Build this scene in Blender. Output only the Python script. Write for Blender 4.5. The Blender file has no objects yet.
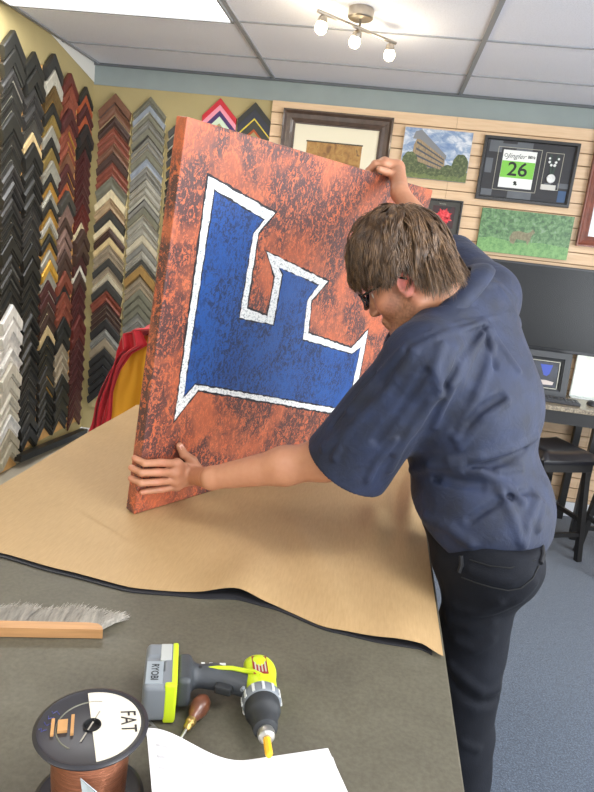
import bpy, bmesh, math, random
import numpy as np
from mathutils import Vector, Matrix
random.seed(7); rng = np.random.RandomState(7)
SC = bpy.context.scene
COL = SC.collection
PI = math.pi
def lin(h):
    h = h.lstrip('#'); v = [int(h[i:i+2], 16)/255 for i in (0, 2, 4)]
    return tuple(((x/12.92) if x <= .04045 else ((x+.055)/1.055)**2.4) for x in v) + (1.0,)
# ------------------------------------------------------------------ materials
class NT:
    def __init__(s, m):
        s.t = m.node_tree; s.n = s.t.nodes; s.l = s.t.links
        s.b = s.n['Principled BSDF']
    def node(s, ty, **kw):
        n = s.n.new(ty)
        for k, v in kw.items():
            if k in n.inputs: n.inputs[k].default_value = v
            else: setattr(n, k, v)
        return n
    def link(s, a, b): s.l.new(a, b)
    def coord(s, kind='Object', scale=(1,1,1), rot=(0,0,0)):
        c = s.n.new('ShaderNodeTexCoord'); m = s.n.new('ShaderNodeMapping')
        m.inputs['Scale'].default_value = scale; m.inputs['Rotation'].default_value = rot
        s.link(c.outputs[kind], m.inputs['Vector']); return m.outputs['Vector']
    def noise(s, vec, scale, detail=4, rough=.55, dist=0.0):
        n = s.node('ShaderNodeTexNoise'); n.inputs['Scale'].default_value = scale
        n.inputs['Detail'].default_value = detail; n.inputs['Roughness'].default_value = rough
        n.inputs['Distortion'].default_value = dist
        if vec is not None: s.link(vec, n.inputs['Vector'])
        return n.outputs['Fac']
    def ramp(s, fac, stops, mode='LINEAR'):
        r = s.n.new('ShaderNodeValToRGB'); r.color_ramp.interpolation = mode
        e = r.color_ramp.elements
        while len(e) < len(stops): e.new(.5)
        for i, (p, c) in enumerate(stops):
            e[i].position = p; e[i].color = c if len(c) == 4 else (*c, 1)
        s.link(fac, r.inputs['Fac']); return r.outputs['Color']
    def mix(s, fac, a, b, mode='MIX'):
        m = s.n.new('ShaderNodeMix'); m.data_type = 'RGBA'; m.blend_type = mode
        for sock, v in ((m.inputs['Factor'], fac), (m.inputs['A'], a), (m.inputs['B'], b)):
            pass
        ins = [i for i in m.inputs if i.enabled]
        for sock, v in zip((m.inputs[0], m.inputs[6], m.inputs[7]), (fac, a, b)):
            if hasattr(v, 'is_output') or isinstance(v, bpy.types.NodeSocket): s.link(v, sock)
            else: sock.default_value = v
        return m.outputs[2]
    def math(s, op, a, b=0.0):
        m = s.n.new('ShaderNodeMath'); m.operation = op
        for sock, v in zip(m.inputs, (a, b)):
            if isinstance(v, bpy.types.NodeSocket): s.link(v, sock)
            else: sock.default_value = v
        return m.outputs[0]
    def bump(s, h, strength=.3, dist=.002):
        b = s.n.new('ShaderNodeBump'); b.inputs['Strength'].default_value = strength
        b.inputs['Distance'].default_value = dist
        s.link(h, b.inputs['Height']); s.link(b.outputs['Normal'], s.b.inputs['Normal'])
    def base(s, c):
        if isinstance(c, bpy.types.NodeSocket): s.link(c, s.b.inputs['Base Color'])
        else: s.b.inputs['Base Color'].default_value = c
MC = {}
def mat(name, col='#808080', rough=.6, metal=0.0, var=0.0, vs=12, bump=0.0, bs=80, spec=.5, coat=0, sheen=0, emit=0, stretch=(1,1,1)):
    if name in MC: return MC[name]
    m = bpy.data.materials.new(name); m.use_nodes = True; t = NT(m); MC[name] = m
    c = lin(col) if isinstance(col, str) else col
    t.b.inputs['Roughness'].default_value = rough; t.b.inputs['Metallic'].default_value = metal
    t.b.inputs['Specular IOR Level'].default_value = spec; t.b.inputs['Coat Weight'].default_value = coat
    t.b.inputs['Sheen Weight'].default_value = sheen
    v = t.coord(scale=stretch)
    if var > 0:
        lo = tuple(x*(1-var) for x in c[:3]); hi = tuple(min(1, x*(1+var)) for x in c[:3])
        t.base(t.ramp(t.noise(v, vs, 5), [(.3, lo), (.7, hi)]))
    else: t.base(c)
    if bump > 0: t.bump(t.noise(v, bs, 3), bump, .002)
    if emit: t.b.inputs['Emission Color'].default_value = c; t.b.inputs['Emission Strength'].default_value = emit
    return m
# ------------------------------------------------------------------ mesh helpers
class MB:
    """collects shapes and links them as one mesh object"""
    def __init__(s): s.v = []; s.f = []; s.m = []; s.mi = 0
    def add(s, vs, fs, mi=None):
        o = len(s.v); s.v += [tuple(map(float, v)) for v in vs]; s.f += [tuple(i+o for i in f) for f in fs]
        s.m += [s.mi if mi is None else mi]*len(fs); return s
    def box(s, lo, hi, b=0.0, mi=None):
        if b <= 0:
            x0,y0,z0 = lo; x1,y1,z1 = hi
            return s.add([(x0,y0,z0),(x1,y0,z0),(x1,y1,z0),(x0,y1,z0),(x0,y0,z1),(x1,y0,z1),(x1,y1,z1),(x0,y1,z1)],
                  [(0,3,2,1),(4,5,6,7),(0,1,5,4),(1,2,6,5),(2,3,7,6),(3,0,4,7)], mi)
        bm = bmesh.new(); bmesh.ops.create_cube(bm, size=1)
        for v in bm.verts: v.co = Vector([(lo[i]+hi[i])/2 + v.co[i]*(hi[i]-lo[i]) for i in range(3)])
        bmesh.ops.bevel(bm, geom=bm.edges[:], offset=b, segments=2, affect='EDGES', profile=.6)
        bm.verts.index_update()
        s.add([v.co for v in bm.verts], [[v.index for v in f.verts] for f in bm.faces], mi); bm.free(); return s
    def obox(s, c, half, R, b=0.0, mi=None):
        t = MB(); t.box([-h for h in half], half, b)
        R = np.array(R, float); c = np.array(c, float)
        return s.add([c + R@np.array(v) for v in t.v], t.f, mi)
    def beam(s, a, b, w, t, up=(0,0,1), bev=0, mi=None):
        a = np.array(a,float); b = np.array(b,float); d = b-a; L = np.linalg.norm(d); d /= L
        up = np.array(up,float)
        if abs(up@d) > .95: up = np.array((0,1,0.)) if abs(d[1]) < .9 else np.array((1.,0,0))
        x = np.cross(d, up); x /= np.linalg.norm(x); y = np.cross(x, d)
        return s.obox((a+b)/2, (w/2, t/2, L/2), np.stack([x, y, d], 1), bev, mi)
    def tube(s, pts, r, n=10, cap=True, mi=None, closed=False):
        pts = [np.array(p,float) for p in pts]; N = len(pts)
        rs = [r]*N if np.isscalar(r) else list(r)
        vs = []; px = None
        for i in range(N):
            if closed: d = pts[(i+1)%N]-pts[i-1]
            else: d = pts[min(i+1,N-1)]-pts[max(i-1,0)]
            d = d/(np.linalg.norm(d)+1e-12)
            if px is None:
                q = np.array((0,0,1.)) if abs(d[2]) < .9 else np.array((1.,0,0)); px = np.cross(q, d)
            px = px-d*(px@d); px /= np.linalg.norm(px)+1e-12; py = np.cross(d, px)
            for k in range(n):
                a = 2*PI*k/n; vs.append(pts[i]+rs[i]*(math.cos(a)*px+math.sin(a)*py))
        fs = []
        for i in range(N if closed else N-1):
            j = (i+1)%N
            for k in range(n):
                fs.append((i*n+k, i*n+(k+1)%n, j*n+(k+1)%n, j*n+k))
        if cap and not closed:
            fs.append(tuple(range(n-1,-1,-1))); fs.append(tuple((N-1)*n+k for k in range(n)))
        return s.add(vs, fs, mi)
    def cyl(s, a, b, r, r2=None, n=24, mi=None):
        return s.tube([a, b], [r, r if r2 is None else r2], n, True, mi)
    def lathe(s, prof, c=(0,0,0), ax=(0,0,1), n=32, mi=None):
        ax = np.array(ax,float); ax /= np.linalg.norm(ax); c = np.array(c,float)
        q = np.array((1.,0,0)) if abs(ax[0]) < .9 else np.array((0,1.,0)); x = np.cross(q,ax); x /= np.linalg.norm(x); y = np.cross(ax,x)
        vs = []; fs = []
        for (r,h) in prof:
            for k in range(n):
                a = 2*PI*k/n; vs.append(c+ax*h+max(r,1e-5)*(math.cos(a)*x+math.sin(a)*y))
        for i in range(len(prof)-1):
            for k in range(n): fs.append((i*n+k, i*n+(k+1)%n, (i+1)*n+(k+1)%n, (i+1)*n+k))
        return s.add(vs, fs, mi)
    def prism(s, poly, z0, z1, M=None, mi=None):
        """polygon (x,y) pulled from z0 to z1; M maps local to output"""
        n = len(poly)
        a2 = sum(poly[i][0]*poly[(i+1)%n][1]-poly[(i+1)%n][0]*poly[i][1] for i in range(n))
        if a2 < 0: poly = poly[::-1]
        vs = [(x,y,z0) for x,y in poly]+[(x,y,z1) for x,y in poly]
        if M is not None: vs = [M(v) for v in vs]
        fs = [tuple(range(n-1,-1,-1)), tuple(range(n,2*n))]+[(i,(i+1)%n,n+(i+1)%n,n+i) for i in range(n)]
        return s.add(vs, fs, mi)
    def build(s, name, mats, parent=None, smooth=False, origin=None, weld=False, tri=False):
        me = bpy.data.meshes.new(name)
        o3 = np.array(origin if origin is not None else (0,0,0), float)
        me.from_pydata([tuple(np.array(v)-o3) for v in s.v], [], s.f)
        if not isinstance(mats, (list,tuple)): mats = [mats]
        for m in mats: me.materials.append(m)
        me.polygons.foreach_set('material_index', s.m)
        if tri or weld:
            bm = bmesh.new(); bm.from_mesh(me)
            if weld: bmesh.ops.remove_doubles(bm, verts=bm.verts, dist=1e-5)
            if tri: bmesh.ops.triangulate(bm, faces=[f for f in bm.faces if len(f.verts) > 4])
            bm.to_mesh(me); bm.free()
        if smooth:
            me.polygons.foreach_set('use_smooth', [True]*len(me.polygons))
            try: me.set_sharp_from_angle(angle=math.radians(40 if smooth is True else smooth))
            except Exception: pass
        me.update()
        o = bpy.data.objects.new(name, me); COL.objects.link(o)
        o.location = o3 if parent is None else tuple(o3)
        if parent is not None:
            o.parent = parent
        return o
def tag(o, label=None, cat=None, group=None, kind=None):
    if label: o['label'] = label
    if cat: o['category'] = cat
    if group: o['group'] = group
    if kind: o['kind'] = kind
    return o
def thing(name, label, cat, loc=(0,0,0), rotz=0, group=None, matrix=None):
    o = bpy.data.objects.new(name, None); COL.objects.link(o); o.empty_display_size = .05
    if matrix is not None: o.matrix_world = matrix
    else: o.location = loc; o.rotation_euler = (0,0,rotz)
    return tag(o, label, cat, group)
def text_mesh(txt, size, M, thick=.0006, shear=0.0, sx=1.0, spacing=1.0, bold=0.0):
    """letters as an MB in the plane given by M (maps local x,y,z), centred"""
    cu = bpy.data.curves.new('lettering', 'FONT'); cu.body = txt; cu.size = size; cu.align_x = 'CENTER'; cu.align_y = 'CENTER'
    cu.extrude = 0; cu.shear = shear; cu.resolution_u = 3; cu.space_character = spacing; cu.offset = bold
    ob = bpy.data.objects.new('lettering', cu); COL.objects.link(ob)
    dg = bpy.context.evaluated_depsgraph_get(); me = bpy.data.meshes.new_from_object(ob.evaluated_get(dg))
    mb = MB(); mb.add([M((v.co.x*sx, v.co.y, thick)) for v in me.vertices], [tuple(p.vertices) for p in me.polygons])
    bpy.data.objects.remove(ob); bpy.data.meshes.remove(me); return mb
def frame3(o, x, y, z=None):
    o = np.array(o,float); x = np.array(x,float); x /= np.linalg.norm(x); y = np.array(y,float); y = y-x*(x@y); y /= np.linalg.norm(y)
    z = np.cross(x, y)
    return lambda v: o+x*v[0]+y*v[1]+z*v[2]
# ------------------------------------------------------------------ implicit surfaces
def smin(a, b, k):
    h = np.clip(.5+.5*(b-a)/k, 0, 1); return b+(a-b)*h-k*h*(1-h)
def smax(a, b, k): return -smin(-a, -b, k)
def cap(p, a, b, ra, rb):
    a = np.asarray(a, np.float32); b = np.asarray(b, np.float32); ab = b-a; q = p-a
    t = np.clip(q@ab/(ab@ab), 0, 1); return np.linalg.norm(q-t[:,None]*ab, axis=1)-(ra+(rb-ra)*t)
def ell(p, c, r, R=None):
    q = p-np.asarray(c, np.float32)
    if R is not None: q = q@np.asarray(R, np.float32)
    r = np.asarray(r, np.float32); k0 = np.linalg.norm(q/r, axis=1); k1 = np.linalg.norm(q/(r*r), axis=1)+1e-9
    return k0*(k0-1)/k1
def plane(p, o, n):
    n = np.asarray(n, np.float32); n = n/np.linalg.norm(n); return (p-np.asarray(o, np.float32))@n
def polyd(p, pts):
    d = np.full(len(p), 9.0, np.float32)
    for a, b in zip(pts[:-1], pts[1:]): d = np.minimum(d, cap(p, a, b, 0, 0))
    return d
def sdf_mesh(fn, lo, hi, h, B=8):
    lo = np.array(lo, np.float32); hi = np.array(hi, np.float32)
    nb = np.ceil((hi-lo)/(h*B)).astype(int)
    g = np.stack(np.meshgrid(*[np.arange(n) for n in nb], indexing='ij'), -1).reshape(-1,3)
    ctr = lo+(g+.5)*h*B
    d = np.concatenate([fn(ctr[i:i+60000].astype(np.float32)) for i in range(0, len(ctr), 60000)])
    act = g[np.abs(d) < h*B*1.25+.004]
    ar = np.arange(B+1); loc = np.stack(np.meshgrid(ar,ar,ar,indexing='ij'),-1).reshape(-1,3)
    V = []
    ch = 300
    for i in range(0, len(act), ch):
        idx = act[i:i+ch,None,:]*B+loc[None]; pts = (lo+idx.reshape(-1,3)*h).astype(np.float32)
        V.append(fn(pts).reshape(-1,B+1,B+1,B+1))
    V = np.concatenate(V); S = V < 0
    n = len(act); c = np.zeros((n,B,B,B),int)
    for dx in (0,1):
        for dy in (0,1):
            for dz in (0,1): c += S[:,dx:dx+B,dy:dy+B,dz:dz+B]
    cell = np.argwhere((c > 0)&(c < 8)); bi = cell[:,0]; ijk = cell[:,1:]
    acc = np.zeros((len(cell),3)); cnt = np.zeros(len(cell))
    for ax in range(3):
        for u in (0,1):
            for w in (0,1):
                o = np.zeros(3,int); oth = [k for k in range(3) if k != ax]; o[oth[0]] = u; o[oth[1]] = w
                o2 = o.copy(); o2[ax] = 1
                a = V[bi, ijk[:,0]+o[0], ijk[:,1]+o[1], ijk[:,2]+o[2]]; b = V[bi, ijk[:,0]+o2[0], ijk[:,1]+o2[1], ijk[:,2]+o2[2]]
                m = (a < 0) != (b < 0); t = np.where(m, a/(a-b+1e-20), 0)
                pos = np.tile(o.astype(float), (len(cell),1)); pos[:,ax] += t
                acc += pos*m[:,None]; cnt += m
    vert = lo+((act[bi]*B+ijk)+acc/cnt[:,None])*h
    N = nb*B+2
    key = lambda q: (q[:,0]*N[1]+q[:,1])*N[2]+q[:,2]
    gk = key(act[bi]*B+ijk); order = np.argsort(gk); gs = gk[order]
    quads = []
    for ax in range(3):
        b, cx = [k for k in range(3) if k != ax]
        if ax == 1: b, cx = cx, b
        A = S[:,:B,:B,:B]; sl = [slice(None),slice(0,B),slice(0,B),slice(0,B)]; sl[ax+1] = slice(1,B+1)
        C = S[tuple(sl)]; e = np.argwhere(A != C); q = act[e[:,0]]*B+e[:,1:]
        ins = A[e[:,0],e[:,1],e[:,2],e[:,3]]
        ub = np.eye(3,dtype=int)[b]; uc = np.eye(3,dtype=int)[cx]
        ks = []
        ok = np.ones(len(q),bool)
        for qq in (q, q-ub, q-ub-uc, q-uc):
            k = key(qq); ii = np.clip(np.searchsorted(gs, k), 0, len(gs)-1); ok &= gs[ii] == k; ks.append(order[ii])
        Q = np.stack(ks,1); Q[~ins] = Q[~ins][:,::-1]; quads.append(Q[ok])
    return vert, np.concatenate(quads)
def np_obj(name, V, Q, mats, parent=None, colors=None):
    me = bpy.data.meshes.new(name); me.from_pydata(V.tolist(), [], Q.tolist())
    me.materials.append(mats); me.polygons.foreach_set('use_smooth', [True]*len(me.polygons))
    if colors is not None:
        at = me.color_attributes.new('Tone', 'FLOAT_COLOR', 'POINT')
        at.data.foreach_set('color', np.concatenate([colors, np.ones((len(colors),1))],1).astype(np.float32).ravel())
    me.update(); o = bpy.data.objects.new(name, me); COL.objects.link(o)
    if parent is not None: o.parent = parent
    return o
# ================================================================== camera
CAMPOS = np.array((0, 0, 1.65))
def cam_axes(yaw, pitch, roll):
    y, p, r = map(math.radians, (yaw, pitch, roll))
    f = np.array([-math.sin(y)*math.cos(p), math.cos(y)*math.cos(p), -math.sin(p)])
    r0 = np.array([math.cos(y), math.sin(y), 0]); u0 = np.cross(r0, f)
    r1 = r0*math.cos(r)+u0*math.sin(r); return r1, np.cross(r1, f), f
cr, cu_, cf = cam_axes(6.44, 13.1, 6.6)
cd = bpy.data.cameras.new('camera'); cam = bpy.data.objects.new('camera', cd); COL.objects.link(cam)
M4 = Matrix.Identity(4)
for i in range(3):
    M4[i][0] = cr[i]; M4[i][1] = cu_[i]; M4[i][2] = -cf[i]; M4[i][3] = CAMPOS[i]
cam.matrix_world = M4; cd.sensor_fit = 'VERTICAL'; cd.sensor_height = 36; cd.lens = 36*640/792; cd.clip_start = .02
SC.camera = cam
# ================================================================== room
XL, XR, YF, YB, HC = -2.16, 3.3, -3.2, 4.535, 2.71
m_cream = mat('cream_paint', '#a99a6c', .75, var=.06, vs=3, bump=.12, bs=220)
m_blue = mat('grey_blue_paint', '#8c9694', .7, var=.05, vs=6)
m_white = mat('plain_white', '#dcdad2', .7)
# carpet
m_carpet = bpy.data.materials.new('carpet'); m_carpet.use_nodes = True; t = NT(m_carpet)
v = t.coord(); n1 = t.noise(v, 150, 4, .75); n2 = t.noise(v, 38, 4, .6); n3 = t.noise(v, 3, 3)
t.base(t.mix(.35, t.ramp(n1, [(.36, lin('#1c2430')), (.52, lin('#3c4858')), (.68, lin('#74808f'))]), t.ramp(n2, [(.3, lin('#303b49')), (.7, lin('#4d5a6b'))])))
t.b.inputs['Roughness'].default_value = .95; t.b.inputs['Sheen Weight'].default_value = .3; t.bump(n1, .6, .004)
def struct(name, mb, m, **k): return tag(mb.build(name, m, **k), kind='structure')
struct('floor', MB().box((XL-.1, YF-.1, -.06), (XR+.1, YB+.1, 0)), m_carpet)
# ceiling tiles
m_tile = bpy.data.materials.new('ceiling_tile'); m_tile.use_nodes = True; t = NT(m_tile)
v = t.coord(); n1 = t.noise(v, 190, 4, .7); n2 = t.noise(v, 14, 3)
t.base(t.mix(.25, t.ramp(n1, [(.34, lin('#c6c8d2')), (.5, lin('#e9ebf5'))]), lin('#e6e9f4'))); t.b.inputs['Roughness'].default_value = .9; t.bump(n1, .4, .002)
struct('ceiling', MB().box((XL-.1, YF-.1, HC), (XR+.1, YB+.1, HC+.06)), m_tile)
m_bar = mat('grid_metal', '#8f9297', .5)
gx = [-.908+1.22*k for k in range(-1, 4)]; gy = [4.075-.612*k for k in range(0, 12)]
tb = MB()
for x in gx:
    if XL < x < XR: tb.box((x-.012, YF, HC-.008), (x+.012, YB, HC-.0005))
struct('trim_1', tb, m_bar)
tb = MB()
for y in gy: tb.box((XL, y-.006, HC-.006), (XR, y+.006, HC-.0005))
struct('trim_2', tb, m_bar)
# walls
wb = MB(); wb.box((XL-.1, YB, 0), (XR+.1, YB+.1, 2.572), mi=0); wb.box((XL-.1, YB-.004, 2.572), (XR+.1, YB+.1, HC), mi=1)
struct('wall_back', wb, [m_cream, m_blue])
wl = MB(); wl.box((XL-.1, YF, 0), (XL, YB, HC), mi=0); wl.prism([(3.93,HC),(YB,HC),(YB,2.585)], 0, .003, M=lambda v: (XL+v[2], v[0], v[1]), mi=1)  # pale wedge under the ceiling, deepest at the back corner
struct('wall_side', wl, [m_cream, m_white])
# right wall with shop windows, front wall with a shop front (both outside the picture)
wr = MB(); wr.box((XR, 2.6, 0), (XR+.1, YB, HC)); wr.box((XR, YF, 0), (XR+.1, 2.6, .45)); wr.box((XR, YF, 2.45), (XR+.1, 2.6, HC))
for y in (-3.2, -1.75, -.3, 1.15, 2.56): wr.box((XR, y, .45), (XR+.1, y+.06, 2.45))
struct('wall_window_side', wr, m_white)
wf = MB(); wf.box((XL-.1, YF-.1, 0), (XR+.1, YF, .4)); wf.box((XL-.1, YF-.1, 2.5), (XR+.1, YF, HC))
for x in (XL-.1, -.9, .5, 1.9, 3.2): wf.box((x, YF-.1, .4), (x+.07, YF, 2.5))
struct('wall_front', wf, m_white)
# slat wall
m_slat = bpy.data.materials.new('slatwall'); m_slat.use_nodes = True; t = NT(m_slat)
v = t.coord(scale=(1.5, 1, 14)); n = t.noise(v, 3.0, 5, .6)
t.base(t.ramp(n, [(.3, lin('#d2b08a')), (.7, lin('#e2c4a0'))])); t.b.inputs['Roughness'].default_value = .55
m_groove = mat('slat_groove', '#9a7f5e', .8)
sl = MB(); SX0 = -.898; pitch = .0762
sl.box((SX0, YB-.010, .11), (XR, YB-.0005, 2.571), mi=1)
z = 2.571
joints = [SX0, .32, 1.54, 2.76, XR]
while z > .13:
    zb = max(z-pitch+.007, .11)
    for a, b in zip(joints[:-1], joints[1:]):
        sl.box((a+.001, YB-.024, zb), (b-.001, YB-.009, z), mi=0)
    z -= pitch
struct('trim_3', sl, [m_slat, m_groove])
m_base = mat('white_trim', '#e4e6ea', .5)
struct('baseboard_back', MB().box((XL, YB-.03, 0), (XR, YB-.0003, .105), .004), m_base)
struct('baseboard_side', MB().box((XL, YF, 0), (XL+.018, YB-.03, .1), .004), mat('grey_trim', '#8b8779', .6))
# ceiling panels
m_glow = mat('troffer_diffuser', (1, .99, .96, 1), .6, emit=5.5)
def troffer(x0, y0, label, grp=None):
    tr = thing('ceiling_light', label, 'ceiling light', (x0+.6, y0+.3, HC), group=grp)
    a, b = (-.6, -.294), (.6, .294)
    f = MB()
    for lo, hi in (((a[0],a[1],-.018),(b[0],a[1]+.012,-.001)), ((a[0],b[1]-.012,-.018),(b[0],b[1],-.001)), ((a[0],a[1],-.018),(a[0]+.012,b[1],-.001)), ((b[0]-.012,a[1],-.018),(b[0],b[1],-.001))): f.box(lo, hi)
    f.build('light_frame', m_bar, tr)
    MB().box((a[0]+.012, a[1]+.012, -.012), (b[0]-.012, b[1]-.012, -.004)).build('diffuser', m_glow, tr)
troffer(-2.122, 2.86, 'glowing white recessed ceiling panel light above the moulding samples')
for (x, y) in ((.32, .41), (.32, -2.04), (-2.12, -.80), (2.0, 1.63)):
    troffer(x, y, 'recessed ceiling panel light over the front of the shop', 'ceiling panels over the shop front')
# ================================================================== track lamp
m_nickel = mat('brushed_nickel', '#b3aba0', .28, 1.0, var=.08, vs=40)
m_bulb = mat('lit_bulb', (1, .86, .58, 1), .4, emit=22)
tl = thing('track_lamp', 'brushed nickel ceiling track lamp with three lit spot bulbs', 'ceiling lamp', (-.27, 3.17, HC))
def rel(p, o): return tuple(np.array(p)-np.array(o))
O = (-.27, 3.17, HC)
MB().lathe([(.0,-.002),(.056,-.002),(.058,-.006),(.058,-.040),(.053,-.045),(0,-.045)], (0,0,0), n=40).build('canopy', m_nickel, tl, smooth=True)
A = np.array((-.447,3.044,2.645)); Bq = np.array((-.106,3.398,2.645))
b = MB().tube([rel(A,O), rel(Bq,O)], .0075, 12); b.tube([(0,0,-.045),(0,.02,-.065)], .006, 8)
b.build('bar', m_nickel, tl, smooth=True)
for k, tt in enumerate((.07, .5, .93)):
    p = A+(Bq-A)*tt; p = np.array(rel(p, O)); dirv = np.array([(-.1,-.1,-1), (-.25,.15,-1), (.05,.1,-1)][k], float); dirv /= np.linalg.norm(dirv)
    q = p+np.array((0,0,-.014))
    MB().tube([p, q], .0045, 8).build('stem', m_nickel, tl, smooth=True)
    sh = MB(); sh.lathe([(.0,-.005),(.012,-.004),(.018,.002),(.021,.012),(.022,.026),(.020,.026),(.019,.012),(.0,.006)], q, dirv, 24)
    so = sh.build('lamp_shade', m_nickel, tl, smooth=True)
    bb = MB(); bb.lathe([(.0,.0),(.014,.003),(.020,.016),(.0265,.034),(.025,.050),(.015,.061),(0,.065)], q+dirv*.008, dirv, 20); bb.build('bulb', m_bulb, tl, smooth=True)
    L = bpy.data.lights.new('spot_glow', 'POINT'); L.energy = 2.2; L.color = (1, .84, .6); L.shadow_soft_size = .03
    lo = bpy.data.objects.new('spot_glow', L); COL.objects.link(lo); lo.location = np.array(O)+q+dirv*.11
# ================================================================== moulding corner samples
PROF = {'flat': [(0,0),(0,.8),(.08,1),(.8,1),(.86,.7),(1,.62),(1,0)],
        'scoop': [(0,0),(0,1),(.12,1),(.3,.66),(.6,.5),(.84,.62),(.9,.5),(1,.45),(1,0)],
        'ridge': [(0,0),(0,.5),(.2,.62),(.35,.95),(.5,1),(.62,.9),(.74,.6),(.8,.72),(.9,.72),(1,.5),(1,0)]}
chev_cache = {}
def chevron(w, prof, hw, thick):
    k = (w, prof, hw, thick)
    if k in chev_cache: return chev_cache[k]
    P = PROF[prof]; n = len(P); vs = []; r2 = math.sqrt(2)
    for end in (-1, 0, 1):
        for (s_, h_) in P:
            s0 = s_*w
            if end == 0: vs.append((0, -s0*r2, h_*thick))
            else: vs.append((end*(hw-.3*s0/r2), -hw-s0*r2+.3*s0/r2, h_*thick))
    fs = []; mi = []
    for j in range(2):
        for i in range(n-1):
            fs.append((j*n+i, j*n+i+1, (j+1)*n+i+1, (j+1)*n+i)); mi.append(1 if i >= n-3 and i < n-1 else 0)
    fs.append(tuple(range(n))[::-1]); mi.append(0); fs.append(tuple(2*n+i for i in range(n))); mi.append(0)
    me = bpy.data.meshes.new('frame_corner_sample'); me.from_pydata(vs, [], fs)
    me.materials.append(None); me.materials.append(None); me.polygons.foreach_set('material_index', mi); me.update()
    bm = bmesh.new(); bm.from_mesh(me); bmesh.ops.recalc_face_normals(bm, faces=bm.faces); bm.to_mesh(me); bm.free()
    chev_cache[k] = me; return me
CC = {'black':'#272724','dark grey':'#3d3c37','charcoal':'#302f2d','silver':'#a9a698','pale grey':'#a8a496','gold':'#b98f45','antique gold':'#8f7a45','bronze':'#6d5836',
      'bright gold':'#e0b04a','dark brown':'#45322a','brown':'#704c38','reddish brown':'#7d4332','dark red':'#5f2b25','maroon':'#4c2a28','orange brown':'#a85636','mauve brown':'#7e6459',
      'taupe':'#8b7d66','cream':'#cfc09a','tan':'#a68d6a','grey':'#77756c','olive grey':'#6a6857','blue grey':'#838a92','white':'#e6e3da','off-white':'#d8d2bf','weathered grey':'#8d897b','light taupe':'#b0a68d','golden brown':'#8f6f3c','beige':'#c2ab7c'}
def cmat(c):
    dark = c in ('black','charcoal','dark grey','maroon')
    met = .45 if c in ('gold','silver','bright gold','antique gold','bronze') else 0
    return mat('moulding_'+c.replace(' ','_').replace('-','_'), CC[c], .38 if dark else .45, met, var=.18, vs=45, stretch=(1,.35,1))
ORD = ['topmost']+[x+' from the top' for x in 'second third fourth fifth sixth seventh eighth ninth tenth eleventh twelfth thirteenth fourteenth fifteenth sixteenth seventeenth eighteenth nineteenth twentieth twenty-first twenty-second twenty-third twenty-fourth twenty-fifth twenty-sixth twenty-seventh twenty-eighth twenty-ninth thirtieth thirty-first thirty-second thirty-third thirty-fourth thirty-fifth thirty-sixth thirty-seventh thirty-eighth thirty-ninth fortieth'.split()]
m_strip = mat('strip_wood', '#c99a5c', .7, var=.15, vs=20)
m_cstrip = mat('strip_cream', '#b8a777', .8, var=.1, vs=20)
def column(wall, c, ztop, hw, seq, desc, zmin=.12, strip=True, tray=None):
    """seq: (colour, width, profile, lip colour or None)"""
    zb = zmin-.02
    if wall == 'back': Rm = Matrix(((1,0,0),(0,0,-1),(0,1,0))); org = lambda z, o: Vector((c, YB-o, z))
    else: Rm = Matrix(((0,0,1),(1,0,0),(0,1,0))); org = lambda z, o: Vector((XL+o, c, z))
    if strip:
        s = MB()
        if wall == 'back': s.box((c-hw-.001, YB-.0125, zb), (c+hw+.001, YB-.0005, ztop-hw+.01), .001); o = s.build('mounting_strip', m_cstrip)
        else: s.box((XL+.0005, c-hw-.001, zb), (XL+.0125, c+hw+.001, ztop-hw+.01), .001); o = s.build('mounting_strip', m_strip)
        tag(o, 'upright backing strip behind the '+desc, 'wall strip', 'backing strips behind the sample columns')
    z = ztop; i = 0
    while z-hw > zmin and i < len(seq):
        colr, w, prof, lip = seq[i]
        th = .018 if w < .04 else .024 if w < .055 else .03
        th *= random.choice((.85, 1, 1.2)); th = round(th, 3)
        me = chevron(w, prof, hw, th)
        o = bpy.data.objects.new('frame_corner_sample', me); COL.objects.link(o)
        m = Rm.to_4x4(); a = random.uniform(-.004, .004)
        o.matrix_world = Matrix.Translation(org(z, .0135)) @ m @ Matrix.Rotation(a, 4, 'Z')
        for k, cc in ((0, colr), (1, lip or colr)):
            o.material_slots[k].link = 'OBJECT'; o.material_slots[k].material = cmat(cc)
        tag(o, f'{colr} chevron moulding sample, {ORD[i]} of {desc}', 'frame sample', 'moulding samples in the '+desc)
        z -= w*math.sqrt(2)+.0045; i += 1
def S(s):
    """'black 6 flat; ...' -> list"""
    out = []
    for it in s.split(';'):
        p = [x.strip() for x in it.split(',')]
        n = int(p[3]) if len(p) > 3 and p[3].isdigit() else 1
        lip = p[4] if len(p) > 4 else None
        out += [(p[0], float(p[1])/1000, p[2], lip)]*n
    return out
column('side', 3.502, 2.595, .105, S('black,60,flat,2,dark grey;charcoal,55,ridge,1,silver;black,50,scoop,2,silver;black,70,flat,1;black,50,scoop,2,grey;charcoal,60,ridge,3;black,45,scoop,2,silver;black,60,flat,1;black,55,ridge,2,grey;black,45,scoop,2;white,60,flat,2;white,55,scoop,2;off-white,60,flat,2;off-white,50,ridge,2;white,60,scoop,1;light taupe,55,flat,2;off-white,60,flat,4'), 'black and white column')
column('side', 3.715, 2.55, .10, S('black,60,flat,2;charcoal,60,ridge,2;dark grey,50,scoop,1;beige,35,flat,1;black,70,flat,1;black,55,ridge,3;charcoal,50,scoop,3,grey;black,60,flat,2;black,50,scoop,3,dark grey;black,60,ridge,4;charcoal,50,scoop,4,grey;black,60,flat,6'), 'all-black column', zmin=.2)
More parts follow.
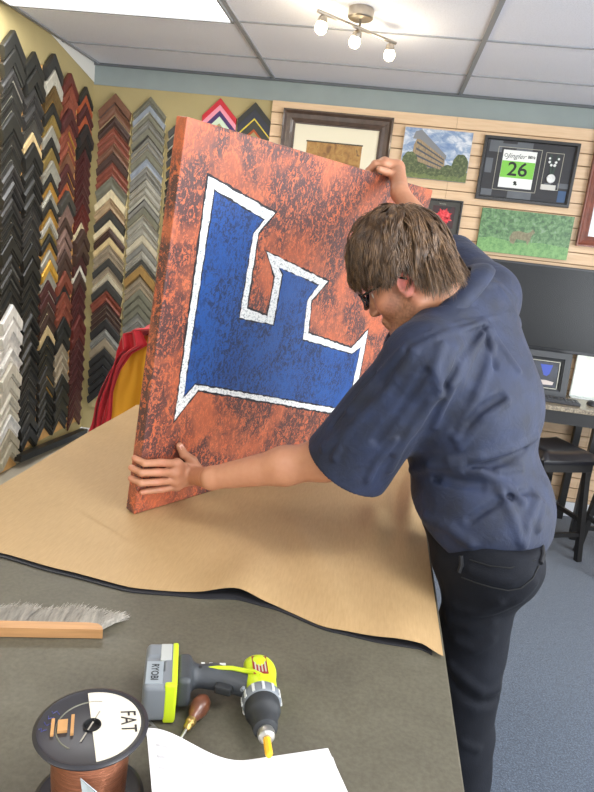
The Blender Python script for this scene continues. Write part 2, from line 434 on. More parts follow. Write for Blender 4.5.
column('side', 3.93, 2.60, .10, S('charcoal,60,flat,1,dark grey;pale grey,60,flat,1,silver;bronze,65,scoop,1,gold;black,45,flat,1;antique gold,40,scoop,1,gold;silver,45,flat,1;black,40,flat,1;antique gold,50,flat,1;silver,50,scoop,1;black,35,flat,1;gold,30,scoop,1;silver,35,ridge,1;black,40,flat,1;gold,32,scoop,1,silver;pale grey,30,flat,1;antique gold,35,ridge,1;black,35,flat,1;gold,30,scoop,1;silver,40,flat,1,gold;bright gold,45,flat,1;silver,40,scoop,1;maroon,50,flat,2,silver;dark brown,50,scoop,2,cream;beige,40,flat,1;black,45,scoop,3,antique gold;charcoal,50,flat,2,gold;black,45,ridge,5'), 'gold and silver column', zmin=.2)
column('side', 4.135, 2.545, .10, S('dark red,50,flat,1;reddish brown,45,scoop,2,maroon;maroon,55,flat,1;reddish brown,40,ridge,3,gold;brown,45,scoop,1;maroon,40,flat,2,gold;orange brown,28,scoop,1;dark grey,60,flat,1;mauve brown,55,scoop,1;dark brown,40,flat,1;mauve brown,50,ridge,2,dark brown;dark brown,45,flat,2;reddish brown,60,flat,1;charcoal,35,flat,1;reddish brown,55,scoop,2;black,60,flat,2;taupe,50,ridge,3,light taupe;black,60,flat,3;charcoal,50,scoop,5'), 'red-brown column', zmin=.2)
column('side', 4.365, 2.52, .10, S('charcoal,35,flat,1;orange brown,28,flat,1;maroon,55,ridge,1;orange brown,35,flat,1;charcoal,55,flat,1;black,50,flat,1;maroon,40,scoop,6,dark red;dark red,40,scoop,2;cream,25,flat,1;dark brown,60,flat,2;maroon,50,flat,1;off-white,22,flat,1;dark brown,60,ridge,1;maroon,50,scoop,3,dark red;dark red,55,flat,2;maroon,50,scoop,9'), 'maroon column', zmin=.2)
column('back', -1.99, 2.522, .117, S('brown,48,flat,1,dark brown;brown,48,scoop,1,tan;dark brown,52,ridge,1,brown;reddish brown,34,scoop,2,brown;brown,40,scoop,1,dark brown;dark brown,40,flat,1;reddish brown,30,scoop,2;olive grey,60,scoop,1,grey;cream,48,flat,1,tan;tan,45,scoop,1,brown;dark grey,45,flat,1;cream,38,flat,1,tan;dark brown,40,ridge,1;beige,36,flat,1;taupe,30,scoop,2;dark grey,40,flat,1;taupe,34,scoop,1,cream;light taupe,30,flat,1;dark grey,50,flat,1;reddish brown,55,scoop,1,maroon;dark brown,26,scoop,3,taupe;charcoal,50,flat,1;grey,45,ridge,1;taupe,50,flat,1;charcoal,45,flat,6'), 'brown and taupe column', zmin=.3)
column('back', -1.742, 2.524, .117, S('olive grey,36,ridge,1,grey;blue grey,34,flat,1,silver;olive grey,30,flat,1;grey,32,scoop,1;olive grey,38,flat,1,charcoal;grey,26,ridge,2,light taupe;olive grey,38,flat,1;blue grey,36,scoop,1,silver;grey,26,scoop,2,dark grey;weathered grey,34,ridge,2,olive grey;silver,22,flat,1,charcoal;grey,30,flat,1;olive grey,40,flat,1,light taupe;weathered grey,42,scoop,2,silver;light taupe,40,flat,1;grey,34,flat,1;weathered grey,40,ridge,1;dark grey,26,flat,1,silver;golden brown,55,flat,1,bronze;taupe,28,scoop,2;olive grey,40,flat,3;grey,40,scoop,6'), 'grey column', zmin=.3)
column('back', -1.49, 2.42, .11, S('black,45,flat,2,silver;black,40,ridge,1,pale grey;charcoal,45,flat,2,gold;black,35,scoop,2,silver;charcoal,40,flat,2,gold;black,40,scoop,12,silver'), 'column half hidden behind the canvas', zmin=.9)
# two mat board corner samples
def mats_sample(cx, zt, hw, cols, label):
    r = thing('mat_corner_sample', label, 'mat sample', (cx, YB-.001, zt))
    off = 0
    for i, (c_, w) in enumerate(cols):
        s0, s1 = off, off+w; off = s1; r2 = math.sqrt(2); zf = -.004-.003*(len(cols)-i)
        pl = [(0,-s0*r2),(hw,-hw-s0*r2),(hw,-hw-s1*r2),(0,-s1*r2),(-hw,-hw-s1*r2),(-hw,-hw-s0*r2)]
        MB().prism(pl, 0, 1, M=lambda v, zf=zf: (v[0], (zf if v[2] > .5 else 0), v[1])).build('mat_layer', mat('board_'+c_.strip('#'), c_, .8), r)
mats_sample(-1.255, 2.555, .118, [('#c2303a',.028),('#e796a6',.026),('#4d3a68',.026),('#cfe0c4',.03)], 'nested red, pink, purple and pale green mat corner sample on cream wall')
mats_sample(-1.012, 2.55, .112, [('#3b3b36',.03),('#3c3d45',.04),('#dcc54a',.008),('#44443c',.04),('#b55a30',.012)], 'nested black mat corner sample with a thin yellow line, beside the slat wall')
# stray lengths lying by the wall
o = MB().beam((-2.1, 3.55, .17), (-2.06, 4.38, .125), .05, .045, bev=.004).build('moulding_length', cmat('black')); tag(o, 'length of black frame moulding lying along the base of the side wall', 'moulding')
struct('trim_4', MB().box((XL+.018, 3.2, .085), (XL+.13, YB-.03, .1), .003), mat('grey_ledge', '#a9a393', .7))

struct('trim_5', MB().box((XL, YB-.02, HC-.016), (XR, YB-.0045, HC-.001)), mat('dark_edge', '#5d6164', .6))
# ================================================================== pictures on the slat wall
YW = YB-.024
def wall_thing(name, label, cat, x0, z0): return thing(name, label, cat, (x0, YW, z0))
def mitred_frame(w, h, fw, prof, thick):
    """frame moulding round w x h, local x right, y towards the room (negative), z up"""
    P = PROF[prof]; n = len(P); vs = []
    for (cx, cz, ix, iz) in ((0,0,1,1),(w,0,-1,1),(w,h,-1,-1),(0,h,1,-1)):
        for s_, h_ in P: vs.append((cx+ix*s_*fw, -max(h_*thick, .0005), cz+iz*s_*fw))
    fs = []
    for j in range(4):
        for i in range(n-1): fs.append((j*n+i, ((j+1)%4)*n+i, ((j+1)%4)*n+i+1, j*n+i+1))
    return MB().add(vs, fs)
def rect(x0, z0, x1, z1, y0, y1): return MB().box((x0, min(y0,y1), z0), (x1, max(y0,y1), z1))
def picmat(name, stops, scale, detail=6, dist=0.0, rough=.4, stretch=(1,1,1), mode='LINEAR'):
    if name in MC: return MC[name]
    m = bpy.data.materials.new(name); m.use_nodes = True; t = NT(m); MC[name] = m
    v = t.coord(scale=stretch); t.base(t.ramp(t.noise(v, scale, detail, .65, dist), [(p, lin(c)) for p, c in stops], mode)); t.b.inputs['Roughness'].default_value = rough; return m
m_frame_brown = mat('dark_walnut', '#4a3a30', .35, var=.25, vs=25, stretch=(1,1,1), coat=.2)
# large framed picture (plain abstract artwork)
X0, X1, Z0, Z1 = -.812, -.083, 1.80, 2.524
W, H = X1-X0, Z1-Z0
r = wall_thing('framed_picture', 'large dark walnut framed picture with wide cream mat behind the canvas', 'picture', X0, Z0)
mitred_frame(W, H, .085, 'scoop', .035).build('frame', m_frame_brown, r)
rect(.08, .08, W-.08, H-.08, -.002, -.008).build('mat_board', mat('cream_mat', '#ded6bd', .7), r)
a = rect(.175, .17, W-.185, H-.182, -.008, -.010).build('artwork', picmat('warm_art', [(.3,'#6e4a20'),(.45,'#93682f'),(.6,'#a9803f'),(.7,'#5f4124')], 14, 5, 1.2), r)
rect(.17, H-.190, W-.18, H-.182, -.008, -.013).build('inner_edge', mat('dark_fillet', '#3d3223', .5), r)
pb = MB()
for (x, z, w_, h_) in ((.26,.38,.12,.12),(.38,.36,.1,.1),(.3,.24,.14,.14)): pb.lathe([(0,.0125),(w_/2,.012),(w_/2,.010)], (x, 0, z), (0,-1,0), 20)
pb.build('pale_patch', picmat('pale_art', [(.35,'#b99b4a'),(.5,'#c9bd8d'),(.65,'#7f8a70')], 60, 3), a, smooth=True)
# unframed photo of a building
X0, X1, Z0, Z1 = -.003, .431, 2.172, 2.478; W, H = X1-X0, Z1-Z0
r = wall_thing('photo_print', 'unframed colour photo print of a tan building among trees under cloudy sky', 'photo', X0, Z0)
rect(0, 0, W, H, -.001, -.03).build('print_block', picmat('cloud_sky', [(.35,'#5f7ba6'),(.5,'#93a5bd'),(.64,'#d0d4da')], 14, 6, .6, stretch=(1,1,1.6)), r)
yy = -.0302
flat = lambda poly, y=yy: MB().prism(poly, 0, 1, M=lambda v: (v[0]*W, y-(.0006 if v[2] > .5 else 0), v[1]*H))
flat([(0,0),(1,0),(1,.2),(.6,.13),(0,.22)]).build('lawn', picmat('lawn', [(.3,'#4a5a2c'),(.7,'#76824a')], 60), r)
flat([(.14,.15),(.16,.66),(.23,.93),(.64,.45),(.66,.16)]).build('facade', picmat('facade', [(.35,'#75664e'),(.6,'#a18a68')], 30, 4, stretch=(6,1,1)), r)
flat([(.13,.78),(.16,.93),(.25,.97),(.66,.50),(.66,.42),(.24,.78)], yy-.0004).build('roof', mat('photo_roof', '#7b7d80', .5), r)
for k in range(4): flat([(.2,.70-.13*k),(.2,.74-.13*k),(.63,.42-.075*k),(.63,.395-.075*k)], yy-.0008).build('window_band', mat('photo_glass', '#3f4650', .4), r)
def blob(cx, cy, rx, ry, n=26, seed=0):
    R_ = random.Random(seed); return [(cx+rx*math.cos(2*PI*i/n)*R_.uniform(.93,1.05), max(0,min(1,cy+ry*math.sin(2*PI*i/n)*R_.uniform(.93,1.05)))) for i in range(n)]
mt = picmat('leafy', [(.3,'#2a331c'),(.5,'#48552f'),(.7,'#7d8455')], 60, 7)
for i, (a_, b_, c_, d_) in enumerate(((.08,.30,.12,.22),(.28,.20,.13,.12),(.5,.15,.14,.08),(.88,.32,.12,.24),(.72,.20,.12,.12))): flat(blob(max(a_,.13) if a_ < .2 else a_, b_, c_, d_, seed=i), yy-.0012-.0003*i).build('tree', mt, r, tri=True)
# framed race bib
X0, X1, Z0, Z1 = .508, 1.103, 2.083, 2.476; W, H = X1-X0, Z1-Z0
r = wall_thing('framed_race_bib', 'black framed green and white race bib with a medal on the slat wall', 'picture', X0, Z0)
mitred_frame(W, H, .022, 'flat', .03).build('frame', mat('black_frame', '#2b2a29', .35), r)
rect(.018, .018, W-.018, H-.018, -.002, -.009).build('mat_board', mat('black_mat', '#37373a', .7, var=.1), r)
mg = mat('grey_patch', '#62666b', .7, var=.1)
for (x0,z0,x1,z1) in ((.04,.30,.12,.37),(.12,.33,.21,.355),(.21,.31,.27,.37),(.03,.17,.075,.26),(.03,.03,.1,.07),(.20,.025,.35,.072),(.27,.28,.31,.37),(.42,.11,.46,.14),(.50,.115,.57,.145)): MB().box((x0,-.0096,z0),(x1,-.008,z1)).build('grey_patch', mg, r)
rect(.515, .03, .565, .1, -.0085, -.0100).build('blue_patch', mat('blue_patch', '#3a5578', .6), r)
bx0, bx1, bz0, bz1 = .132, .342, .088, .318
fm = MB()
def outline(x0,z0,x1,z1,t_=.003,y=-.0105):
    for q in ((x0,z0,x1,z0+t_),(x0,z1-t_,x1,z1),(x0,z0,x0+t_,z1),(x1-t_,z0,x1,z1)): fm.box((q[0],y,q[1]),(q[2],-.009,q[3]))
outline(.098,.07,.372,.335); outline(.398,.10,.51,.325)
fm.build('mat_outline', mat('pale_line', '#a9a695', .5), r)
bib = rect(bx0, bz0, bx1, bz1, -.0095, -.0115).build('race_bib', mat('bib_paper', '#e9ebe6', .6), r)
rect(bx0+.001, .15, bx1-.001, .252, -.0115, -.0121).build('green_panel', mat('bib_green', '#7cc24a', .6), bib)
ink = mat('bib_ink', '#20241f', .6)
bc = (bx0+bx1)/2
text_mesh('26', .118, frame3((bc, -.0122, .2), (1,0,0), (0,0,1)), .0004, sx=1.1, bold=.0016).build('bib_number', ink, bib)
t_ = text_mesh('Jingler', .042, frame3((bc-.02, -.0117, .283), (1,0,0), (0,0,1)), .0004, shear=.4, sx=1.1)
t_.v += text_mesh('', .02, lambda v: v).v
k = text_mesh('BBVs', .024, frame3((bc+.075, -.0117, .283), (1,0,0), (0,0,1)), .0004, sx=.9, bold=.0008); t_.add(k.v, k.f)
t_.lathe([(.008,.0122),(.011,.0122)], (bx0+.02, 0, .285), (0,-1,0), 16)
t_.build('bib_title', ink, bib)
MB().prism([(0,0),(.008,.004),(.02,0),(.026,.008),(.018,.014),(.02,.024),(.006,.028),(-.002,.018),(.004,.012)], 0, 1, M=lambda v: (bc-.012+v[0], -.0117-(.0006 if v[2] > .5 else 0), .105+v[1])).build('bib_emblem', ink, bib)
md = MB().lathe([(0,.0185),(.026,.018),(.028,.015),(.028,.010)], (.452, 0, .168), (0,-1,0), 32).build('medal', mat('silver_medal', '#b9b9b4', .35, .6, var=.15, vs=90), r, smooth=True)
rb = MB()
for sx in (-1, 1):
    rb.prism([(0,.0),(.012,.0),(.03,.118),(.016,.118)], 0, 1, M=lambda v, sx=sx: (.452+sx*v[0], -.0105-(.0015 if v[2] > .5 else 0), .196+v[1]))
rb.build('ribbon', mat('dark_ribbon', '#3b4a42', .7), r)
pr = MB()
for x, z, s_ in ((.427,.268,.008),(.467,.268,.008),(.440,.25,.008),(.462,.25,.009),(.425,.29,.007),(.48,.29,.007)): pr.lathe([(0,.0135),(s_,.013),(s_,.009)], (x,0,z), (0,-1,0), 10)
pr.build('charm', mat('white_charm', '#dcdedb', .5), r)
rect(.40, .098, .492, .13, -.0105, -.013).build('caption_plate', mat('plate', '#c9c7bf', .5), r)
# deer photo
X0, X1, Z0, Z1 = .569, 1.152, 1.757, 2.032; W, H = X1-X0, Z1-Z0
r = wall_thing('photo_print', 'unframed green photo print of a brown animal standing in leafy woods', 'photo', X0, Z0)
rect(0, 0, W, H, -.001, -.03).build('print_block', picmat('green_woods', [(.3,'#2d4631'),(.45,'#4a6f45'),(.58,'#68905c'),(.72,'#8f9c90')], 34, 9, .6), r)
flat2 = lambda poly, y=-.0302: MB().prism(poly, 0, 1, M=lambda v: (v[0]*W, y-(.0006 if v[2] > .5 else 0), v[1]*H))
flat2([(0,0),(1,0),(1,.28),(.7,.33),(.4,.27),(.15,.36),(0,.3)]).build('meadow', picmat('meadow', [(.35,'#55854a'),(.6,'#79a561')], 50, 6), r)
flat2([(.36,.26),(.34,.38),(.37,.52),(.44,.55),(.52,.52),(.56,.55),(.58,.62),(.61,.55),(.58,.47),(.57,.36),(.55,.24),(.53,.34),(.42,.36),(.40,.24)], -.0308).build('animal', picmat('deer', [(.4,'#6f684c'),(.6,'#86805f')], 60), r)
# red flower in black frame
X0, X1, Z0, Z1 = .25, .441, 1.79, 2.058; W, H = X1-X0, Z1-Z0
X0 -= .06; W += .06
r = wall_thing('framed_flower_photo', 'black framed photo of a glowing red flower behind the man', 'picture', X0, Z0)
mitred_frame(W, H, .012, 'flat', .022).build('frame', mat('black_frame', '#2b2a29', .35), r)
rect(.01, .01, W-.01, H-.01, -.002, -.009).build('mat_board', mat('dark_mat', '#45443f', .7), r)
rect(.06, .085, W-.045, .225, -.009, -.011).build('photo', picmat('dark_red', [(.4,'#150b0b'),(.6,'#3a0e10')], 30), r)
fl = MB(); cx, cz = .135, .155
for k in range(16):
    a = 2*PI*k/16+.1; l = .062 if k % 2 else .05; w_ = .012
    d_ = (math.cos(a), math.sin(a)); p_ = (-d_[1], d_[0])
    fl.prism([(0,0),(d_[0]*l*.6+p_[0]*w_,d_[1]*l*.6+p_[1]*w_),(d_[0]*l,d_[1]*l),(d_[0]*l*.6-p_[0]*w_,d_[1]*l*.6-p_[1]*w_)], 0, 1, M=lambda v, k=k: (cx+v[0], -.0112-.0002*(k%3)-(.0006 if v[2] > .5 else 0), cz+v[1]))
fl.build('flower', picmat('red_petals', [(.35,'#a81320'),(.55,'#e0303a'),(.7,'#f07a70')], 70), r)
text_mesh('beauty', .016, frame3((.12, -.0095, .24), (1,0,0), (0,0,1)), .0004).build('caption', mat('pale_line', '#a9a695', .5), r)
# maroon frame corner below it
X0, X1, Z0, Z1 = .30, .560, 1.50, 1.757; W, H = X1-X0, Z1-Z0
r = wall_thing('small_maroon_frame', 'small maroon framed picture half hidden behind the man and the television', 'picture', X0, Z0)
mitred_frame(W, H, .04, 'ridge', .03).build('frame', mat('maroon_wood', '#4f2a24', .4, var=.2), r)
rect(.035, .035, W-.035, H-.035, -.002, -.008).build('artwork', mat('dull_art', '#5f5148', .7, var=.3, vs=20), r)
# brown frame at the right
X0, X1, Z0, Z1 = 1.193, 1.80, 1.857, 2.57; W, H = X1-X0, Z1-Z0
r = wall_thing('reddish_brown_frame', 'reddish brown frame with plain white board at the edge of the view', 'picture frame', X0, Z0)
mitred_frame(W, H, .065, 'scoop', .04).build('frame', mat('cherry_wood', '#7a4230', .35, var=.25, vs=22, coat=.2), r)
rect(.06, .06, W-.06, H-.06, -.002, -.008).build('mat_board', mat('bright_board', '#eceff0', .6), r)
# television
m_tv = mat('tv_screen', '#101214', .25, spec=.3)
X0, X1, Z0, Z1 = .575, 1.56, 1.155, 1.715; W, H = X1-X0, Z1-Z0
r = wall_thing('television', 'large black flat screen television hung on the slat wall', 'television', X0, Z0)
MB().box((.0,-.055,0),(W,-.02,H),.004).build('casing', mat('tv_casing', '#232427', .35), r)
rect(.014, .02, W-.014, H-.014, -.0552, -.0572).build('screen', m_tv, r)
rect(W*.3, H*.3, W*.7, H*.7, -.0005, -.02).build('wall_bracket', mat('black_steel', '#2a2a2a', .5), r)
# ================================================================== desk, things on it, stools
m_ebony = mat('ebony_wood', '#1a1817', .4, var=.2, vs=30)
m_granite = picmat('speckled_top', [(.35,'#4d463c'),(.5,'#8a7d6a'),(.65,'#b3a88f')], 130, 5, rough=.3)
DX0, DX1, DY0, DY1, DZ = .62, 2.1, 4.05, 4.50, .87
r = thing('counter_desk', 'narrow ebony counter desk with speckled top under the television', 'desk', (0,0,0))
MB().box((DX0,DY0,DZ-.03),(DX1,DY1,DZ),.004).build('desk_top', m_granite, r)
MB().box((DX0+.03,DY0+.025,DZ-.115),(DX1-.03,DY1-.02,DZ-.031)).build('apron', m_ebony, r)
for x in (DX0+.03, 1.42, DX1-.08):
    for y in (DY0+.03, DY1-.07): MB().box((x,y,0),(x+.045,y+.045,DZ-.116),.003).build('leg', m_ebony, r)
def stool(name, x, y, rz, label, h=.60):
    r = thing(name, label, 'stool', (x,y,0), rz)
    s = .165
    pad = MB(); n = 14
    vs = []; fs = []
    for j in range(n+1):
        for i in range(n+1):
            u, v_ = -1+2*i/n, -1+2*j/n
            su = math.copysign(abs(u)**.8, u); sv = math.copysign(abs(v_)**.8, v_)
            edge = max(abs(u), abs(v_)); z = h+.045*(1-edge**6)+.018*u*u
            vs.append((su*(s+.02), sv*(s+.02), z if edge < 1 else h))
    for j in range(n):
        for i in range(n): fs.append((j*(n+1)+i, j*(n+1)+i+1, (j+1)*(n+1)+i+1, (j+1)*(n+1)+i))
    pad.add(vs, fs); pad.box((-s-.018,-s-.018,h-.025),(s+.018,s+.018,h+.004),.006)
    pad.build('seat', mat('black_leather', '#18171b', .28, bump=.2, bs=150, coat=.2), r, smooth=50)
    MB().box((-s,-s,h-.075),(s,s,h-.026)).build('seat_frame', m_ebony, r)
    for sx in (-1,1):
        for sy in (-1,1):
            MB().beam((sx*(s-.012), sy*(s-.012), h-.076), (sx*(s+.03), sy*(s+.03), .001), .034, .034, up=(0,1,0), bev=.002).build('leg', m_ebony, r)
    for k, (ax, z) in enumerate((('x',.17),('x',.17),('y',.25),('y',.25))):
        sg = 1 if k % 2 else -1; e = s+.018
        p, q = ((-e, sg*e, z), (e, sg*e, z)) if ax == 'x' else ((sg*e, -e, z), (sg*e, e, z))
        MB().beam(p, q, .02, .026, up=(0,0,1)).build('stretcher', m_ebony, r)
    return r
stool('bar_stool', 1.125, 3.86, math.radians(24), 'black bar stool with leather saddle seat right behind the man', .63)
stool('bar_stool', 1.64, 3.74, math.radians(10), 'black bar stool cut off by the edge of the view')
# small black frame, keyboard, sheet and mouse on the desk
r = thing('desk_picture', 'black framed blue picture leaning on the wall above the desk', 'picture', (.87, 4.33, DZ), 0)
r.rotation_euler = (math.radians(-8), 0, 0)
mitred_frame(.41, .30, .055, 'flat', .03).build('frame', mat('slate_frame', '#2a2c2e', .4), r)
rect(.05,.05,.36,.25,-.002,-.010).build('mat_board', mat('slate_mat', '#20211f', .6), r)
fm = MB(); outline(.075,.055,.345,.235,.004,-.013); fm.build('silver_fillet', mat('moulding_silver', '#a9a698', .4), r)
rect(.085,.065,.335,.225,-.010,-.012).build('photo', picmat('navy_photo', [(.4,'#14161f'),(.6,'#262b3c')], 20), r)
MB().prism([(.22,.21),(.30,.21),(.285,.15),(.27,.135),(.25,.14)],0,1,M=lambda v:(v[0],-.0122-(.0008 if v[2]>.5 else 0),v[1])).build('blue_shape', mat('blue_cup','#3049a8',.5), r)
MB().prism([(.20,.075),(.315,.08),(.32,.10),(.27,.108),(.2,.105)],0,1,M=lambda v:(v[0],-.0122-(.0008 if v[2]>.5 else 0),v[1])).build('pale_shape', mat('pale_shape','#c4b7b0',.5), r)
r = thing('computer_keyboard', 'black computer keyboard lying on the desk in front of the blue picture', 'keyboard', (1.13, 4.20, DZ+.001), math.radians(-6))
MB().box((-.2,-.06,0),(.2,.06,.018),.004).build('keyboard_body', mat('key_plastic','#333438',.5), r)
kb = MB()
for j in range(5):
    for i in range(18): kb.box((-.192+i*.0215,-.052+j*.021,.018),(-.192+i*.0215+.018,-.052+j*.021+.0175,.024),.0015)
kb.build('keys', mat('key_caps','#45474a',.5), r)
r = thing('display_sheet', 'bright white sheet in a clear stand on the desk below the television', 'sign', (1.345, 4.46, DZ+.001), 0)
MB().box((0,-.008,.012),(.30,-.002,.285)).build('sheet', picmat('bright_sheet', [(.4,'#f4f6ea'),(.6,'#e8efdd'),(.7,'#b9c0b4')], 9, 3), r)
MB().box((-.004,-.05,0),(.304,.03,.006)).box((-.004,-.002,0),(.304,.004,.295)).build('clear_stand', mat('acrylic_edge','#d9dedb',.15), r)
r = MB().lathe([(0,.03),(.015,.028),(.026,.018),(.03,.004),(.028,0),(0,0)], (0,0,0), n=20); o = r.build('computer_mouse', mat('key_plastic','#333438',.5), None, smooth=True); o.location = (1.425,4.24,DZ+.001); o.scale = (1,1.6,1); tag(o, 'small black computer mouse on the desk beside the keyboard', 'mouse')
# ================================================================== work bench
m_top = bpy.data.materials.new('bench_laminate'); m_top.use_nodes = True; t = NT(m_top)
v = t.coord(); n1 = t.noise(v, 7, 6, .6, .4); n2 = t.noise(v, 120, 3, .6)
t.base(t.mix(.3, t.ramp(n1, [(.3, lin('#4d483b')), (.55, lin('#5a5546')), (.75, lin('#686355'))]), t.ramp(n2, [(.35, lin('#4a4639')), (.65, lin('#6b6759'))])))
t.b.inputs['Roughness'].default_value = .55; t.bump(n2, .12, .001)
BX0, BX1, BY0, BY1, BZ = -.985, .222, .22, 2.62, .90
r = thing('work_bench', 'large work bench with dark olive grey laminate top in front of the man', 'work table', (0,0,0))
MB().box((BX0,BY0,BZ-.035),(BX1,BY1,BZ),.003).build('bench_top', m_top, r)
m_bw = mat('bench_wood', '#8f7a58', .6, var=.15)
for x in (BX0+.05, BX1-.14):
    for y in (BY0+.05, BY1-.14): MB().box((x,y,0),(x+.09,y+.09,BZ-.036),.004).build('leg', m_bw, r)
a = MB().box((BX0+.06,BY0+.06,BZ-.13),(BX1-.1,BY0+.09,BZ-.036)); a.box((BX0+.06,BY1-.09,BZ-.13),(BX1-.1,BY1-.06,BZ-.036)); a.box((BX0+.06,BY0+.09,BZ-.13),(BX0+.09,BY1-.09,BZ-.036)); a.box((BX1-.13,BY0+.09,BZ-.13),(BX1-.1,BY1-.09,BZ-.036)); a.build('apron', m_bw, r)
MB().box((BX0+.06,BY0+.06,.2),(BX1-.12,BY1-.06,.23)).build('lower_shelf', m_bw, r)
# kraft paper over a thin black sheet
def interp(x, pts):
    if x <= pts[0][0]: return pts[0][1]
    for (a, b), (c_, d_) in zip(pts[:-1], pts[1:]):
        if x <= c_:
            u = (x-a)/(c_-a); u = u*u*(3-2*u)*.5+u*.5; return b+(d_-b)*u
    return pts[-1][1]
front = [(-.985,1.268),(-.768,1.229),(-.611,1.204),(-.442,1.184),(-.30,1.206),(-.215,1.228),(-.14,1.216),(-.01,1.168),(.092,1.158),(.173,1.160),(.214,1.136)]
def paper_z(x, y):
    fy = interp(x, front); e = y-fy
    z = 0.0
    z += .020*math.exp(-((x+.225)/.07)**2)*math.exp(-(e/.16)**2)
    z += .010*math.exp(-((x-.13)/.07)**2)*math.exp(-(e/.25)**2)
    z += .014*math.exp(-((x+.02+.35*(y-1.3))/.05)**2)*max(0, 1-abs(y-1.45)/.35)
    # crumple beside the man
    z += .034*math.exp(-((x-.165-.08*(y-1.75))/.030)**2)*math.exp(-((y-1.93)/.28)**2)
    z += .020*math.exp(-((x-.07)/.04)**2)*math.exp(-((y-1.72)/.14)**2)
    z += .0015*(math.sin(9*x+5*y)+math.sin(4*x-7*y+1)) + .0016
    # short sharp crease in the shade
    ax_, ay_ = x+.025, y-1.475; cs_ = ax_*.72+ay_*.694; cn_ = -ax_*.694+ay_*.72
    z += .004*math.exp(-(cn_/.006)**2)*math.exp(-((cs_-.055)/.05)**2)
    # flat under the canvas edge
    d0 = np.array((.522,.853)); q = np.array((x+.571, y-1.529)); s_ = q@d0; n_ = abs(q[0]*d0[1]-q[1]*d0[0])
    if -.1 < s_ < 1.25: z *= min(1, max(0, (n_-.05)/.12))
    if x > .2: z *= 1
    return max(z, 0)
nx, ny = 120, 130
def sheet(name, x0, x1, fr, yb, z0, zf, m, label, cat, th):
    vs = []; fs = []
    for j in range(ny+1):
        for i in range(nx+1):
            x = x0+(x1-x0)*i/nx; y0 = fr(x); y = y0+(yb-y0)*(j/ny)**1.15
            vs.append((x,y,z0+zf(x,y)))
    N = len(vs)
    for j in range(ny):
        for i in range(nx): fs.append((j*(nx+1)+i, j*(nx+1)+i+1, (j+1)*(nx+1)+i+1, (j+1)*(nx+1)+i))
    vs += [(a,b,c_-th) for a,b,c_ in vs]; fs += [tuple(reversed([k+N for k in f])) for f in fs]
    bd = [j*(nx+1) for j in range(ny, 0, -1)]+list(range(nx+1))+[j*(nx+1)+nx for j in range(1, ny+1)]+[ny*(nx+1)+i for i in range(nx-1, -1, -1)]
    for a, b in zip(bd, bd[1:]+bd[:1]): fs.append((b, a, a+N, b+N))
    o = MB().add(vs, fs).build(name, m, smooth=45); return tag(o, label, cat)
m_kraft = bpy.data.materials.new('kraft_paper'); m_kraft.use_nodes = True; t = NT(m_kraft)
v = t.coord(); n1 = t.noise(v, 2.2, 4, .5); n2 = t.noise(t.coord(scale=(1,.12,1)), 240, 3, .6)
t.base(t.mix(.25, t.ramp(n1, [(.3, lin('#a98b5f')), (.7, lin('#b8986c'))]), t.ramp(n2, [(.3, lin('#9c8056')), (.7, lin('#c4a67c'))])))
t.b.inputs['Roughness'].default_value = .62; t.bump(n1, .15, .01)
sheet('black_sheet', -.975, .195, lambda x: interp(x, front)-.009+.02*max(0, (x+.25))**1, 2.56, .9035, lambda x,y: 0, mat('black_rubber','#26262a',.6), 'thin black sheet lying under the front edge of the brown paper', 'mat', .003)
sheet('kraft_paper', -.983, .2145, lambda x: interp(x, front), 2.585, .9055, paper_z, m_kraft, 'large sheet of brown kraft paper spread over the work bench', 'paper', .0006)
# ================================================================== painted canvas
cd_ = np.array((.5225, .8526, 0)); cup = np.array((.089,-.054,.995)); cd_ /= np.linalg.norm(cd_); cup = cup-cd_*(cup@cd_); cup /= np.linalg.norm(cup); cN = np.cross(cd_, cup)
CB = np.array((-.571, 1.529, .9068)); CW, CH, CT = 1.168, 1.0, .038
def Q(u, v, n): return CB+cd_*u+cup*v+cN*n
Mc = Matrix.Identity(4)
for i in range(3):
    Mc[i][0] = cd_[i]; Mc[i][1] = cup[i]; Mc[i][2] = cN[i]; Mc[i][3] = CB[i]
m_or = bpy.data.materials.new('orange_paint'); m_or.use_nodes = True; t = NT(m_or)
def scribble(t, col_base, col_base2, col_dark, cover, vert=True):
    v = t.coord(); vs_ = t.coord(scale=(1.0,.75,1)); 
    big = t.noise(v, 5.5, 5, .6, .5); fine = t.noise(vs_, 62, 7, .74, 2.6); fine2 = t.noise(t.coord(scale=(1.7,.75,1), rot=(0,0,.25)), 30, 5, .7, 2.0)
    w = t.n.new('ShaderNodeTexWave'); w.wave_type = 'RINGS'; w.inputs['Scale'].default_value = 17; w.inputs['Distortion'].default_value = 22; w.inputs['Detail'].default_value = 4; w.inputs['Detail Scale'].default_value = 1.7
    t.link(v, w.inputs['Vector'])
    lines = t.math('MULTIPLY', t.ramp(w.outputs['Fac'], [(.38,(0,0,0)), (.46,(1,1,1)), (.54,(1,1,1)), (.62,(0,0,0))]), 1.0)
    st = t.math('ADD', t.math('MULTIPLY', fine, .55), t.math('MULTIPLY', fine2, .45))
    patch = t.ramp(big, [(.38,(0,0,0)), (.55,(1,1,1))])
    a = t.math('MULTIPLY', t.ramp(st, [(cover+.012,(0,0,0)), (cover+.028,(1,1,1))]), t.math('ADD', t.math('MULTIPLY', patch, .75), .30))
    b = t.math('MULTIPLY', lines, t.math('ADD', t.math('MULTIPLY', patch, .75), .22))
    m = t.math('MINIMUM', t.math('MAXIMUM', a, b), .92)
    base = t.mix(t.noise(v, 9, 4), col_base, col_base2)
    t.base(t.mix(m, base, col_dark)); t.b.inputs['Roughness'].default_value = .42
    t.bump(t.math('ADD', fine, t.math('MULTIPLY', m, .5)), .35, .003)
